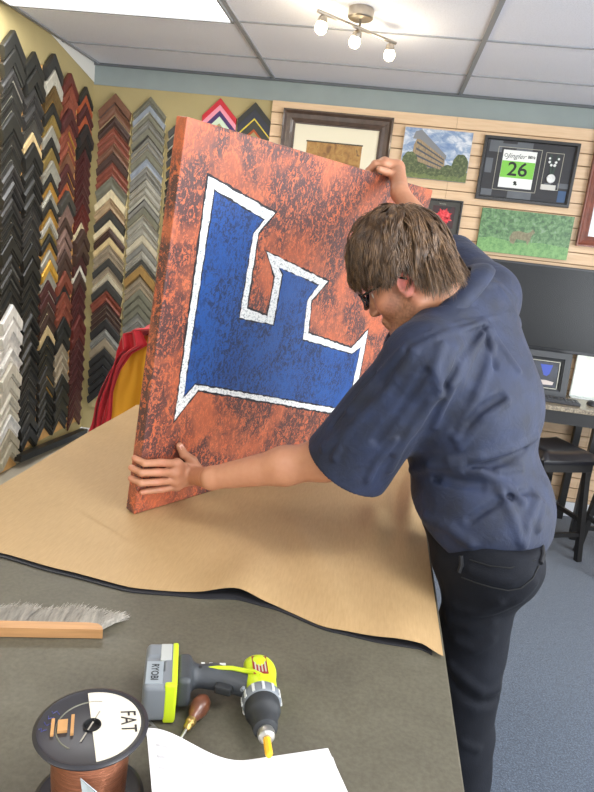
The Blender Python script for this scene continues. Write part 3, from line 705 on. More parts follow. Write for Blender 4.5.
scribble(t, lin('#c25b34'), lin('#d57c56'), lin('#3d3337'), .455)
m_bl = bpy.data.materials.new('blue_paint'); m_bl.use_nodes = True; t = NT(m_bl); scribble(t, lin('#1c4688'), lin('#2659a2'), lin('#1a294c'), .485)
m_wh = bpy.data.materials.new('white_paint_border'); m_wh.use_nodes = True; t = NT(m_wh)
t.base(t.ramp(t.noise(t.coord(), 170, 4, .7), [(.36, lin('#8d9396')), (.47, lin('#dfe2e0')), (.7, lin('#f0f0ea'))])); t.bump(t.noise(t.coord(), 120, 3), .5, .003)
m_bk = mat('black_paint_line', '#26242a', .6)
cv = thing('painted_canvas', 'large orange gallery canvas with a blue letter held up by the man', 'painting', matrix=Mc)
MB().box((0,0,-CT),(CW,CH,0),.004).build('canvas', m_or, cv)
fb = MB()
for q in (((.04,.006,-CT-.002),(CW-.04,.04,-CT+.004)), ((.04,CH-.04,-CT-.002),(CW-.04,CH-.006,-CT+.004)), ((.006,.006,-CT-.002),(.04,CH-.006,-CT+.004)), ((CW-.04,.006,-CT-.002),(CW-.006,CH-.006,-CT+.004))): fb.box(*q)
fb.build('stretcher_bars', mat('pine', '#c8a878', .6, var=.1), cv)
OUT = [(0.087, 0.885), (0.343, 0.828), (0.291, 0.769), (0.297, 0.563), (0.39, 0.539), (0.391, 0.656), (0.337, 0.723), (0.646, 0.65), (0.581, 0.589), (0.598, 0.482), (0.865, 0.418), (0.945, 0.482), (0.966, 0.233), (0.891, 0.164), (0.161, 0.338), (0.093, 0.258)]
INN = [(0.114, 0.854), (0.3, 0.805), (0.269, 0.769), (0.27, 0.534), (0.425, 0.51), (0.424, 0.664), (0.402, 0.681), (0.596, 0.637), (0.557, 0.589), (0.574, 0.46), (0.874, 0.395), (0.92, 0.415), (0.924, 0.247), (0.853, 0.197), (0.145, 0.359), (0.113, 0.326)]
def rough_edge(poly, amp, step=.012, seed=1):
    R_ = random.Random(seed); out = []
    for (a, b), (c_, d_) in zip(poly, poly[1:]+poly[:1]):
        L = math.hypot(c_-a, d_-b); n = max(1, int(L/step)); nx_, ny_ = (d_-b)/L, -(c_-a)/L
        for i in range(n):
            k = R_.uniform(-amp, amp) if i else 0; out.append((a+(c_-a)*i/n+nx_*k, b+(d_-b)*i/n+ny_*k))
    return out
def grow(poly, d):
    n = len(poly); out = []; ar = sum(poly[i][0]*poly[(i+1)%n][1]-poly[(i+1)%n][0]*poly[i][1] for i in range(n)); sg = 1 if ar > 0 else -1
    for i in range(n):
        p, q, s_ = poly[i-1], poly[i], poly[(i+1)%n]
        e1 = np.array((q[0]-p[0], q[1]-p[1])); e2 = np.array((s_[0]-q[0], s_[1]-q[1])); e1 /= np.linalg.norm(e1); e2 /= np.linalg.norm(e2)
        n1 = sg*np.array((e1[1],-e1[0])); n2 = sg*np.array((e2[1],-e2[0])); m_ = n1+n2; m_ = m_/max(.5, (m_@m_)/2) ; out.append((q[0]+m_[0]*d, q[1]+m_[1]*d))
    return out
MB().prism(rough_edge(grow(OUT, .006), .0022, seed=3), -.001, .0006).build('black_outline', m_bk, cv, tri=True)
MB().prism(rough_edge(OUT, .0018, seed=4), -.001, .0012).build('white_border', m_wh, cv, tri=True)
MB().prism(rough_edge(grow(INN, .004), .002, seed=6), -.001, .0017).build('dark_inner_line', m_bk, cv, tri=True)
MB().prism(rough_edge(INN, .002, seed=5), -.001, .0022).build('blue_letter', m_bl, cv, tri=True)
# ================================================================== brush
bd = np.array((.96,.27,0)); bd /= np.linalg.norm(bd); bn = np.array((-bd[1],bd[0],0))
p0 = np.array((-.424,1.009,.9008)); r = thing('bench_brush', 'bench brush with tan wooden handle and grey bristles near the spool', 'brush', tuple(p0), math.atan2(bd[1], bd[0]))
h = MB(); poly = [(-.42,0),(-.42,.022),(-.012,.022),(-.003,.016),(0,.006),(0,0)]
h.prism([(-.42,.0),(-.42,.022),(-.03,.022),(-.012,.019),(-.003,.010),(0,0)], 0.001, .020); h.build('handle', mat('beech', '#b98a5a', .5, var=.14, vs=18, stretch=(.4,6,6)), r)
bm_ = MB()
for i in range(3600):
    x = random.uniform(-.42, -.006); z0 = random.uniform(.003,.018); L = random.uniform(.052,.066)*(1+.08*math.sin(x*60)); ln = .25+.75*max(0,(x+.06)/.06)+random.uniform(-.10,.10); up = random.uniform(-.10,.12)
    d0 = np.array((ln, 1, up)); d0 /= np.linalg.norm(d0); a_ = np.array((x,.0195,z0)); b_ = a_+d0*L*.55; c_ = a_+d0*L+np.array((.006*random.uniform(-.3,1.6),0,random.uniform(-.005,.001))); c_[2] = max(c_[2], .0015); b_[2] = max(b_[2], .0015)
    bm_.tube([a_, b_, c_], [.0007,.0006,.0003], 3, False)
bm_.build('bristles', mat('grey_bristle', '#b3aca0', .7, var=.35, vs=160, stretch=(1,.05,1)), r)
# ================================================================== spool of wire
SP = (-.293,.677,.9008); r = thing('wire_spool', 'spool of copper picture wire with black flanges and a half white label', 'spool', SP)
m_fl = mat('flange_plastic', '#2c2b2e', .35, spec=.5)
def flange(z0, z1, name):
    o = MB().lathe([(.011,z0),(.066,z0),(.0705,z0+.001),(.072,z0+.004),(.0705,z1-.001),(.067,z1),(.064,z1-.0016),(.011,z1-.0016),(.011,z0)], n=64).build(name, m_fl, r, smooth=True); return o
flange(0, .006, 'lower_flange'); tf = flange(.113, .119, 'upper_flange')
MB().lathe([(.012,.0065),(.040,.0065),(.047,.012),(.049,.06),(.047,.107),(.040,.1125),(.012,.1125)], n=64).build('copper_wire', mat('copper', '#c07e60', .3, .85, var=.2, vs=30, stretch=(1,1,14), bump=.5, bs=60), r, smooth=True)
# label: the half disc on the right
ang0 = math.radians(-60)
half = [(.012*math.cos(a), .012*math.sin(a)) for a in np.linspace(ang0+PI, ang0, 14)]+[(.062*math.cos(a), .062*math.sin(a)) for a in np.linspace(ang0, ang0+PI, 40)]
MB().prism(half, .1172, .1182).build('paper_label', mat('label_paper', '#d9d0bc', .6, var=.04), tf, tri=True)
lx = frame3((.036, .012, .1184), (.28,-.96,0), (.96,.28,0))
text_mesh('FAT', .028, frame3((.041,.019,.1184), (.42,-.9,0), (.9,.42,0)), .0003, shear=.12, sx=.8, bold=.0002, spacing=1.05).build('handwriting', mat('marker_ink', '#262222', .5), tf)
pl = MB()
for k in range(3): pl.box((-.002,-.03+k*.02,.1182),(.0,-.014+k*.02,.1185))
pl.build('fine_print', mat('fine_print', '#9b9487', .6), tf)
MB().lathe([(.0,.114),(.009,.114),(.0105,.1195),(.0115,.1195),(.0115,.113)], n=24).build('hub_hole', mat('hole_black', '#0c0c0d', .6), tf, smooth=True)
wd = MB(); wd.box((-.05,-.012,.1176),(-.046,.016,.121)).box((-.042,-.008,.1176),(-.030,.012,.1215)).box((-.026,-.014,.1176),(-.022,.02,.121))
wd.build('wood_block', mat('pale_wood', '#b98a55', .6, var=.15), tf).rotation_euler = (0,0,.42)
MB().tube([(.044*math.cos(a)-.0,.044*math.sin(a),.1175) for a in np.linspace(1.7,4.5,30)], .001, 6).build('moulded_ring', mat('ring_grey', '#6b6a5a', .5), tf)
sc_ = MB()
for k in range(4): sc_.tube([(-.059+.001*k, -.022+.012*k+.004*math.sin(j), .1176) if False else (-.060+.003*j*(1 if k%2 else .8), -.024+.011*k+.003*math.sin(2.2*j+k), .1177) for j in range(5)], .0006, 4)
sc_.build('blue_scribble', mat('blue_ink', '#3b3f7a', .5), tf)
MB().add([(.01,-.049,.085),(.035,-.058,.08),(.042,-.056,.066),(.015,-.052,.066),(.01,-.0505,.085),(.035,-.0595,.08),(.042,-.0575,.066),(.015,-.0535,.066)], [(3,2,1,0),(4,5,6,7),(0,1,5,4),(1,2,6,5),(2,3,7,6),(3,0,4,7)]).build('tape_tag', mat('tape', '#b9c4c8', .4), r)
# ================================================================== sheets of paper
m_pap = mat('white_paper', '#d8d4d2', .6, var=.02, vs=4)
e1 = np.array((.19,.09,0)); e1 /= np.linalg.norm(e1); e2 = np.array((e1[1],-e1[0],0))
def page(c0, ang, L, Wd, z0, curl, label, corner_h, name='paper_sheet', text=True):
    ca, sa = math.cos(ang), math.sin(ang); a = np.array((e1[0]*ca-e1[1]*sa, e1[0]*sa+e1[1]*ca, 0)); b = np.array((a[1],-a[0],0))
    n = 40; vs = []; fs = []
    def pos(i, j):
        s_, q = i/n, j/n; u = max(0, s_-.40)/.60
        z = z0+corner_h*(u*u*(3-2*u))*(1-.25*q); x = s_*L*(1-curl*u*.12)
        return np.array(c0)-a*x+b*q*Wd+np.array((0,0,z))
    for j in range(n+1):
        for i in range(n+1): vs.append(pos(i, j))
    N = len(vs)
    for j in range(n):
        for i in range(n): fs.append((j*(n+1)+i, j*(n+1)+i+1, (j+1)*(n+1)+i+1, (j+1)*(n+1)+i))
    vs += [p-np.array((0,0,.0003)) for p in vs]; fs += [tuple(reversed([k+N for k in f])) for f in fs]
    o = MB().add(vs, fs).build(name, m_pap, smooth=50); tag(o, label, 'paper', 'loose papers on the bench')
    if text:
        tm = MB(); R_ = random.Random(4)
        for ln in range(9):
            j = 5+ln*3.4; i = 38.0
            while i > 22:
                w_ = R_.uniform(.6, 2.2)
                if R_.random() < .55:
                    qd = [pos(i, j), pos(i-w_, j), pos(i-w_, j+.9), pos(i, j+.9)]; k_ = len(tm.v)
                    tm.add([p+np.array((0,0,.0006)) for p in qd], [(0,1,2,3)])
                i -= w_+.7
        tm.build('printed_text', mat('print_grey', '#b0adab', .6), o)
page((.024,.838,0), math.radians(-4), .17, .21, .9008, 1, 'second white paper sheet, under the printed one by the drill', .0, text=False)
page((.015,.851,0), 0, .318, .21, .9032, 1, 'top white printed sheet curling up against the wire spool', .078)
# slotted metal strip
r = thing('slotted_strip', 'small slotted metal strip poking out from under the curled paper', 'metal strip', (-.268,.823,.9008), math.radians(-37))
mb = MB(); mb.box((-.02,-.011,0),(.075,-.007,.0015)).box((-.02,.007,0),(.075,.011,.0015))
for k in range(8): mb.box((-.02+k*.0125,-.007,0),(-.013+k*.0125,.007,.0015))
mb.build('strip', mat('steel', '#b4b2aa', .3, .8), r)
# awl
aw = np.array((-.200,.868,.9165)); ad = np.array((-.212,.771,.9025))-aw; L_ = np.linalg.norm(ad); ad /= L_
hd = -np.array((-.05,-1,-.02)); hd /= np.linalg.norm(hd)
r = thing('scratch_awl', 'scratch awl with bulbous brown wooden handle beside the drill battery', 'awl', (0,0,0))
ax_ = np.array((-.16,-.985,-.11)); ax_ /= np.linalg.norm(ax_); base = np.array((-.194,.887,.9172))
MB().lathe([(0,-.004),(.007,-.003),(.013,.004),(.0155,.014),(.015,.024),(.0115,.034),(.008,.041),(.0075,.046),(0,.046)], base, ax_, 28).build('handle', mat('awl_wood', '#6b3f2a', .3, var=.3, vs=40, coat=.3), r, smooth=True)
MB().lathe([(0,.045),(.0082,.0455),(.0084,.052),(.0066,.054),(.0064,.062),(.004,.066),(0,.066)], base, ax_, 20).build('ferrule', mat('brass', '#b89a5a', .3, .9), r, smooth=True)
MB().tube([base+ax_*.064, base+ax_*.12, base+ax_*.138], [.0026,.0022,.0004], 10).build('spike', mat('steel', '#b4b2aa', .3, .8), r, smooth=True)
# ================================================================== cordless drill lying on its side
dx = np.array((.29,-.957,0)); dx /= np.linalg.norm(dx); dy = np.array((-.99,-.13,0)); dy = dy/np.linalg.norm(dy)
DO = np.array((-.108,.909,.9365))
Md = Matrix.Identity(4); dyo = np.cross((0,0,1), dx)*(1 if np.cross((0,0,1),dx)@dy > 0 else -1); dz = np.cross(dx, dyo)
for i in range(3):
    Md[i][0] = dx[i]; Md[i][1] = dyo[i]; Md[i][2] = dz[i]; Md[i][3] = DO[i]
zs = 1 if dz[2] > 0 else -1
r = thing('cordless_drill', 'green and grey cordless drill driver lying on its side on the bench', 'drill', matrix=Md)
m_lime = mat('lime_plastic', '#b9cc22', .4, spec=.5); m_dg = mat('dark_plastic', '#3a3d40', .5, bump=.15, bs=300); m_mg = mat('mid_grey_plastic', '#6f7478', .45); m_blk = mat('soft_black', '#222426', .6)
def sdfpart(name, fn, lo, hi, h_, m, parent): V, F = sdf_mesh(fn, lo, hi, h_); return np_obj(name, V, F, m, parent)
def xbox(p, c_, hf, rr): 
    q = np.abs(p-np.asarray(c_,np.float32))-(np.asarray(hf,np.float32)-rr); return np.linalg.norm(np.maximum(q,0),axis=1)+np.minimum(q.max(1),0)-rr
sl_ = lambda p: smin(ell(p,(-.040,0,0),(.030,.031,.030)), cap(p,(-.035,0,0),(.022,0,0),.029,.0285), .008)
def hous(p):
    d = sl_(p); return smax(d, -xbox(p,(-.01,.035,0),(.06,.012,.05),.004), .003)
sdfpart('motor_housing', hous, (-.08,-.04,-.04), (.03,.04,.04), .002, m_lime, r)
def neck(p):
    d = smin(cap(p,(-.012,.018,0),(-.034,.075,0),.0205,.0185), cap(p,(-.034,.075,0),(-.036,.114,0),.0185,.0195), .01)
    d = smin(d, xbox(p,(-.026,.124,0),(.036,.012,.027),.008), .014)
    return d
sdfpart('grip', neck, (-.09,.0,-.045), (.03,.16,.045), .002, m_dg, r)
MB().beam((.0,.045,0),(-.010,.072,0),.020,.014,up=(0,0,1),bev=.004).build('trigger', m_blk, r)
g = MB().tube([(-.018,.024,zs*.0225),(-.026,.045,zs*.0215),(-.030,.07,zs*.0195),(-.032,.085,zs*.018)], [.004,.0038,.0036,.002], 8); g.tube([(-.018,.024,zs*.0225),(-.01,.012,zs*.027),(.0,.0,zs*.0285)], [.004,.004,.003], 8); g.build('green_trim', m_lime, r, smooth=True)
MB().lathe([(0,.015),(.0295,.016),(.0315,.02),(.0318,.030),(.0305,.036),(.029,.038),(0,.038)], ax=(1,0,0), n=40).build('gear_collar', m_mg, r, smooth=True)
lb = MB()
for k in range(12):
    a_ = 2*PI*k/12; lb.obox((.028,.0315*math.cos(a_),.0315*math.sin(a_)), (.008,.0022,.0012), np.stack([(1,0,0),(0,-math.sin(a_),math.cos(a_)),(0,math.cos(a_),math.sin(a_))],1))
lb.build('collar_ribs', mat('silver_plastic', '#c4c5c0', .4), r)
MB().lathe([(0,.037),(.0285,.038),(.0285,.052),(.025,.060),(.0215,.064),(.0205,.078),(.0185,.088),(.012,.0915),(0,.0915)], ax=(1,0,0), n=40).build('torque_ring', m_blk, r, smooth=True)
MB().lathe([(0,.091),(.012,.0915),(.0135,.097),(.0125,.104),(.008,.108),(0,.108)], ax=(1,0,0), n=30).build('chuck', mat('steel', '#b4b2aa', .3, .8), r, smooth=True)
MB().lathe([(0,.107),(.0058,.1075),(.006,.135),(.0045,.139),(0,.139)], ax=(1,0,0), n=8).build('yellow_bit', mat('yellow_bit', '#e0a91e', .4), r)
# battery
def bat(p): return smax(xbox(p,(-.028,.176,0),(.056,.026,.033),.009), -xbox(p,(-.028,.20,zs*.034),(.02,.03,.004),.002), .002)
bt = sdfpart('battery', bat, (-.09,.14,-.04), (.035,.21,.04), .002, m_mg, r); bt.location = (.004,-.014,0)
for name, lo, hi, m in (('battery_top', (-.082,.149,-.0338), (.026,.1585,.0338), m_lime),): MB().box(lo, hi, .003).build(name, m, bt)
MB().box((-.079,.1595,-.0337),(-.035,.178,.0337),.002).build('pale_panel', mat('pale_plastic', '#a9aba6', .45), bt)
MB().box((.018,.150,-.034),(.0285,.168,.034),.003).build('release_latch', m_lime, bt)
MB().box((-.032,.172,min(zs*.0325,zs*.0337)),(.022,.1985,max(zs*.0325,zs*.0337)),.0004).build('brand_plate', mat('plate_grey', '#8c9498', .45), bt)
text_mesh('RYOBI', .0165, (lambda F: F)(frame3((-.005,.1855,zs*.0339), (1,0,0), (0,-zs,0) if False else (0,1,0))) if zs > 0 else frame3((-.005,.1855,zs*.0339), (1,0,0), (0,-1,0)), .0003, sx=.85, bold=.0003).build('brand_lettering', m_blk, bt)
lp = MB().obox((-.025,0,zs*.0288), (.022,.0125,.0006), np.eye(3)); lp.build('rating_label', mat('rating_label', '#8a2f28', .5), r)
ll = MB()
for k in range(4): ll.obox((-.025,-.0085+k*.0055,zs*.0295), (.018,.0012,.0003), np.eye(3))
ll.obox((-.04,0,zs*.0295), (.005,.009,.0003), np.eye(3)); ll.build('label_print', mat('pale_line', '#a9a695', .5), r)
for (x,y) in ((-.033,.098),(-.031,.066)): MB().lathe([(0,.0008),(.0032,.0006),(.0034,0)], (x,y,zs*.0186), (0,0,zs), 12).build('screw', m_blk, r)
wt = MB()
for (x,y,l) in ((-.045,.060,.010),(-.046,.080,.006),(-.047,.093,.006)): wt.obox((x,y,zs*.0150), (.003,l/2,.0006), np.eye(3))
wt.build('grip_marks', mat('silver_plastic', '#c4c5c0', .4), r)
MB().tube([(.022,.030,zs*.022),(.028,.034,zs*.022)], .003, 8).build('side_screw', m_mg, r)
# ================================================================== red and yellow jersey draped over a chair back
r = thing('wooden_chair', 'tan wooden chair behind the bench, hung with red and yellow cloth', 'chair', (-1.06, 3.12, 0))
mw = mat('chair_wood', '#b98450', .5, var=.15, vs=20)
for x in (-.2,.2):
    MB().beam((x,0,.0),(x,.05,1.01),.035,.03,up=(0,1,0),bev=.004).build('leg', mw, r); MB().beam((x,-.4,0),(x,-.38,.44),.035,.035,up=(0,1,0),bev=.004).build('leg', mw, r)
MB().box((-.22,-.41,.44),(.22,.03,.465),.006).build('seat', mw, r)
b_ = MB(); b_.box((-.185,.03,.95),(.185,.055,1.01),.005); b_.build('back_rail', mw, r); MB().box((-.185,.02,.7),(.185,.045,.76),.005).build('back_rail', mw, r)
def drape(name, label, cat, m, top, left, right, z0, yf, yb, amp, seed):
    """cloth hung over the chair back: rows run from the back hem over the top to the front hem"""
    R_ = random.Random(seed); n, mm = 80, 40; ph = [R_.uniform(0,6.28) for _ in range(6)]; rows = []
    ev = lambda x, pts: float(np.interp(x, [p_[0] for p_ in pts], [p_[1] for p_ in pts]))
    for side in (1, 0):
        for j in range(mm+1):
            f = j/mm if side else 1-j/mm        # 0 at the bottom, 1 at the top
            if not side: f = 1-j/mm
            z = z0+(1-z0)*0+0
            row = []
            for i in range(n+1):
                u = i/n; xt = left(1)+(right(1)-left(1))*u
                zt = ev(xt, top); zz = z0+(zt-z0)*f; x = left(f)+(right(f)-left(f))*u
                hang = 1-f
                arc = min(1, hang/.10); ym = (yf+yb)/2; y = (ym+(yb-ym)*math.sin(arc*PI/2)) if side else (ym+(yf-ym)*math.sin(arc*PI/2))
                w_ = math.sin(9*u*2+ph[0]+2.2*f)+.6*math.sin(21*u+ph[1]-3*f)+.35*math.sin(38*u+ph[2]+5*f)
                y += amp*w_*min(1, hang*3+.15)*(1 if not side else -.6)-(.05*hang if not side else -.02*hang)
                x += .006*math.sin(12*f+7*u+ph[3]); zz += .006*math.sin(11*u+ph[4])
                row.append((x, y, zz))
            rows.append(row)
    vs = [v for r_ in rows for v in r_]; fs = []
    for j in range(len(rows)-1):
        for i in range(n): fs.append((j*(n+1)+i, (j+1)*(n+1)+i, (j+1)*(n+1)+i+1, j*(n+1)+i+1))
    o = MB().add(vs, fs).build(name, m, smooth=80, weld=True)
    sm = o.modifiers.new('cloth_thickness', 'SOLIDIFY'); sm.thickness = .003; sm.offset = 0
    return tag(o, label, cat)
iv = lambda pts: (lambda f: float(np.interp(f, [p_[0] for p_ in pts], [p_[1] for p_ in pts])))
drape('red_cloth', 'red cloth draped over the chair behind the bench, partly covering a yellow one', 'cloth', mat('red_cotton', '#b3101f', .75, sheen=.2, bump=.2, bs=200),
      [(-1.30,1.0),(-1.24,1.09),(-1.17,1.16),(-1.10,1.205),(-1.0,1.235),(-.88,1.24)], iv([(0,-1.42),(.3,-1.375),(.6,-1.325),(.85,-1.285),(1,-1.265)]), iv([(0,-1.28),(.45,-1.265),(.62,-1.23),(.73,-1.19),(.80,-1.115),(.86,-1.14),(.90,-1.16),(.93,-1.0),(.95,-.92),(1,-.90)]), .49, 3.02, 3.30, .014, 3)
drape('yellow_cloth', 'yellow cloth showing beneath the red one behind the bench', 'cloth', mat('yellow_cotton', '#d99a12', .7, sheen=.15),
      [(-1.21,1.10),(-1.0,1.15),(-.88,1.15)], iv([(0,-1.33),(.5,-1.30),(1,-1.21)]), iv([(0,-.86),(1,-.90)]), .53, 3.07, 3.24, .010, 9)
# ================================================================== the man
def nrm(v): v = np.array(v, float); return v/np.linalg.norm(v)
def basis(F, U):
    U = nrm(U); F = np.array(F, float); F = nrm(F-U*(F@U)); return np.stack([F, np.cross(U, F), U], 1)   # columns forward, left, up
lsh, lel, lwr = np.array((0.1077,1.3786,1.4403)), np.array((-0.0779,1.4585,1.1653)), np.array((-0.3631,1.5084,1.0524))
rsh, rel_, rwr = np.array((0.2657,1.7275,1.5746)), np.array((0.1669,1.9209,1.6537)), np.array((0.0097,2.0978,1.8450))
neckb = np.array((0.1438,1.5465,1.5663))
yawh, pit = math.radians(15), math.radians(33)
hf = np.array((-math.cos(yawh)*math.cos(pit), math.sin(yawh)*math.cos(pit), -math.sin(pit)))
HR = basis(hf, np.array((0,0,1.))+hf*math.sin(pit))
HS = 1.03
HC_ = np.array((0.0463,1.4448,1.5982))-HR@(np.array((-.004,.079,-.010))*HS)
def hp(p): return ((p-HC_.astype(np.float32))@HR.astype(np.float32))/HS
def H(v): return HC_+HR@(np.array(v,float)*HS)
hip = np.array((.345,1.50,.985)); latp = nrm((.25,.97,0)); fwp = nrm((-.97,.25,0))
Bp = np.stack([fwp, np.cross((0,0,1),fwp), (0,0,1)], 1)
hl, hr_ = hip-latp*.095, hip+latp*.095
kl, kr_ = np.array((.338,1.415,.53)), np.array((.348,1.64,.53))
al, ar_ = np.array((.405,1.40,.10)), np.array((.42,1.66,.10))
belly, chest, ub = np.array((0.2938,1.5257,1.0962)), np.array((0.2413,1.5524,1.3240)), np.array((0.2129,1.5875,1.4874))
Bb = basis((-.93,.36,0), (-.18,.0,1)); Bc = basis((-.86,.5,-.1), (-.32,.02,1)); Bu = basis((-.80,.52,-.3), (-.45,.1,.9))
def torso(p, e=0.0):
    d = ell(p, belly, (.150+e,.185+e,.20+e), Bb)
    d = smin(d, ell(p, chest, (.168+e,.200+e,.19+e), Bc), .06)
    d = smin(d, ell(p, ub, (.110+e,.175+e,.125+e), Bu), .06)
    d = smin(d, cap(p, neckb+np.array((.03,0,-.03)), lsh, .06+e, .075+e), .05)
    d = smin(d, cap(p, neckb+np.array((.03,0,-.03)), rsh, .06+e, .075+e), .05)
    return d
def pelvis(p, e=0.0):
    d = ell(p, hip+np.array((-.01,0,.03)), (.112+e,.172+e,.112+e), Bp)
    for s_, h_ in ((-1, hl), (1, hr_)): d = smin(d, ell(p, h_+np.array((.042,-.01 if s_ < 0 else 0,.028)), (.066+e,.086+e,.068+e)), .05)
    return d
def legs(p, e=0.0):
    o_ = np.array((-.006,0,-.02))
    d = smin(cap(p, hl+o_, kl, .078+e, .064+e), cap(p, kl, al, .064+e, .050+e), .03)
    return np.minimum(d, smin(cap(p, hr_+o_, kr_, .078+e, .064+e), cap(p, kr_, ar_, .064+e, .050+e), .03))
def head(p):
    q = hp(p)
    d = ell(q, (-.008,0,.040), (.098,.077,.088))
    d = smin(d, ell(q, (.028,0,-.022), (.066,.060,.082)), .03)
    for s_ in (-1, 1):
        d = smin(d, cap(q, (-.01,.052*s_,-.055), (.066,.020*s_,-.102), .020, .017), .03)
        d = smin(d, cap(q, (.080,.012*s_,.024), (.070,.045*s_,.022), .011, .010), .014)
        d = smin(d, ell(q, (.058,.040*s_,-.030), (.026,.022,.026)), .02)
        d = smax(d, -ell(q, (.106,.031*s_,.001), (.017,.018,.012)), .012)
        d = smin(d, ell(q, (.103,.012*s_,-.035), (.011,.008,.008)), .006)
    d = smin(d, cap(q, (.092,0,.006), (.107,0,-.028), .008, .0105), .012)
    d = smin(d, ell(q, (.074,0,-.105), (.022,.022,.018)), .02)
    d = smin(d, cap(q, (.088,.016,-.062), (.088,-.016,-.062), .008, .008), .008)
    d = smin(d, cap(q, (.084,.014,-.074), (.084,-.014,-.074), .009, .009), .008)
    d = smax(d, -cap(q, (.100,.02,-.068), (.100,-.02,-.068), .0025, .0025), .004)
    # ears
    for s_ in (-1, 1):
        c_ = np.array((-.004, .079*s_, -.010)); R_ = basis((.94,.30*s_,.12), (-.22,.06*s_,1))
        e_ = ell(q, c_, (.020,.0085,.032), R_); e_ = smax(e_, -ell(q, c_+np.array((.003,.0085*s_,.004)), (.012,.0075,.020), R_), .003)
        e_ = smin(e_, cap(q, c_+np.array((.012,-.006*s_,-.006)), c_+np.array((.008,0,-.022)), .006,.005), .006)
        d = smin(d, e_, .006)
    return d*HS
rngf = np.random.RandomState(3)
def fbm(p, s, seed=0):
    r_ = np.random.RandomState(seed); out = np.zeros(len(p), np.float32)
    for k in range(7):
        d_ = r_.normal(size=3); d_ /= np.linalg.norm(d_); ph = r_.uniform(0,6.28); f = s*r_.uniform(.7,1.6)
        d2 = r_.normal(size=3); d2 /= np.linalg.norm(d2)
        out += np.sin((p@d_.astype(np.float32))*f+ph+1.3*np.sin((p@d2.astype(np.float32))*f*.6+ph*2))
    return out/7
fing = []
def chain(pts, r0, r1): fing.append((pts, r0, r1))
# left hand on the painted face, fingers round the canvas edge
hand_l = []

kn = [Q(.098,.142,.030), Q(.093,.118,.033), Q(.099,.094,.031), Q(.112,.070,.026)]
tips = [[Q(.045,.155,.026), Q(-.003,.160,.0195), Q(-.013,.163,-.012)], [Q(.035,.130,.029), Q(-.008,.133,.0165), Q(-.016,.135,-.016)], [Q(.038,.101,.028), Q(-.005,.103,.0165), Q(-.015,.105,-.014)], [Q(.062,.070,.022), Q(.028,.070,.013), Q(.008,.070,.010)]]
rf = [(.0108,.0085),(.0112,.0088),(.0106,.0085),(.0094,.0076)]
th_l = [Q(.185,.100,.030), Q(.160,.135,.024), Q(.128,.160,.0185), Q(.112,.186,.0145)]
def hand_sdf(p, wr, palmc, kn, tips, rf, th, pr, k=.008):
    d = cap(p, wr, palmc, .029, .024)
    for i in range(4): d = smin(d, cap(p, palmc+(kn[i]-palmc)*.05, kn[i], .019, rf[i][0]+.003), .014)
    for i in range(3): d = smin(d, cap(p, kn[i], kn[i+1], .012, .012), .012)
    f = None
    for i in range(4):
        pts = [kn[i]]+tips[i]; r0, r1 = rf[i]; rr = np.linspace(r0+.001, r1, len(pts)); c_ = None
        for a, b, ra, rb in zip(pts[:-1], pts[1:], rr[:-1], rr[1:]):
            s_ = cap(p, a, b, ra, rb); c_ = s_ if c_ is None else smin(c_, s_, .003)
        f = c_ if f is None else np.minimum(f, c_)
    d = smin(d, f, .006)
    t_ = None; rr = np.linspace(.0155, .0102, len(th))
    for a, b, ra, rb in zip(th[:-1], th[1:], rr[:-1], rr[1:]):
        s_ = cap(p, a, b, ra, rb); t_ = s_ if t_ is None else smin(t_, s_, .004)
    return smin(d, t_, .010)
palm_l = Q(.160,.094,.032)
# right hand gripping the top edge
u0 = .838
palm_r = Q(.892,1.032,.004)
kn_r = [Q(.838,1.036,-.012), Q(.852,1.042,-.024), Q(.868,1.042,-.036), Q(.884,1.034,-.052)]
tips_r = [[Q(.818,1.030,-.036), Q(.812,1.006,-.053), Q(.810,.982,-.052)], [Q(.836,1.032,-.050), Q(.833,1.004,-.058), Q(.832,.978,-.053)], [Q(.856,1.030,-.060), Q(.854,1.000,-.061), Q(.854,.974,-.054)], [Q(.876,1.020,-.066), Q(.874,.996,-.062), Q(.874,.978,-.053)]]
th_r = [Q(.888,1.018,.022), Q(.845,1.008,.026), Q(.805,1.010,.021), Q(.772,1.012,.015)]
def arms(p):
    d = smin(cap(p, lsh, lel, .060, .050), smin(cap(p, lel, lel+(lwr-lel)*.35, .047, .046), cap(p, lel+(lwr-lel)*.35, lwr, .046, .029), .02), .03)
    d2 = smin(cap(p, rsh, rel_, .060, .048), smin(cap(p, rel_, rel_+(rwr-rel_)*.4, .046, .044), cap(p, rel_+(rwr-rel_)*.4, rwr, .044, .026), .02), .03)
    dl = smin(d, hand_sdf(p, lwr, palm_l, kn, tips, rf, th_l, 0), .012)
    dr = smin(d2, hand_sdf(p, rwr, palm_r, kn_r, tips_r, rf, th_r, 0), .012)
    return np.minimum(dl, dr)
hb = H((-.045,0,-.045))
def body(p):
    d = smin(torso(p, -.030), pelvis(p, -.014), .05); d = smin(d, legs(p, -.012), .04)
    d = smin(d, cap(p, neckb, hb, .062, .060), .03)
    d = smin(d, head(p), .018)
    d = smin(d, arms(p), .02)
    # feet inside the shoes
    for a_ in (al, ar_): d = smin(d, cap(p, a_+np.array((0,0,-.03)), a_+np.array((-.13,.0,-.065)), .03, .024), .03)
    return d
V, F = sdf_mesh(body, (-.66,1.18,-.02), (.68,2.32,2.02), .0036)
q = ((V-HC_)@HR)/HS
cols = np.tile(np.array(lin('#b57f60')[:3]), (len(V),1))
def blend(mask, c): global cols; cols = cols*(1-mask[:,None])+np.array(lin(c)[:3])*mask[:,None]
ear = np.exp(-(((q-np.array((-.004,.082,-.01)))/np.array((.028,.018,.038)))**2).sum(1)*1.1); blend(np.clip(ear*.9,0,1), '#d0605a')
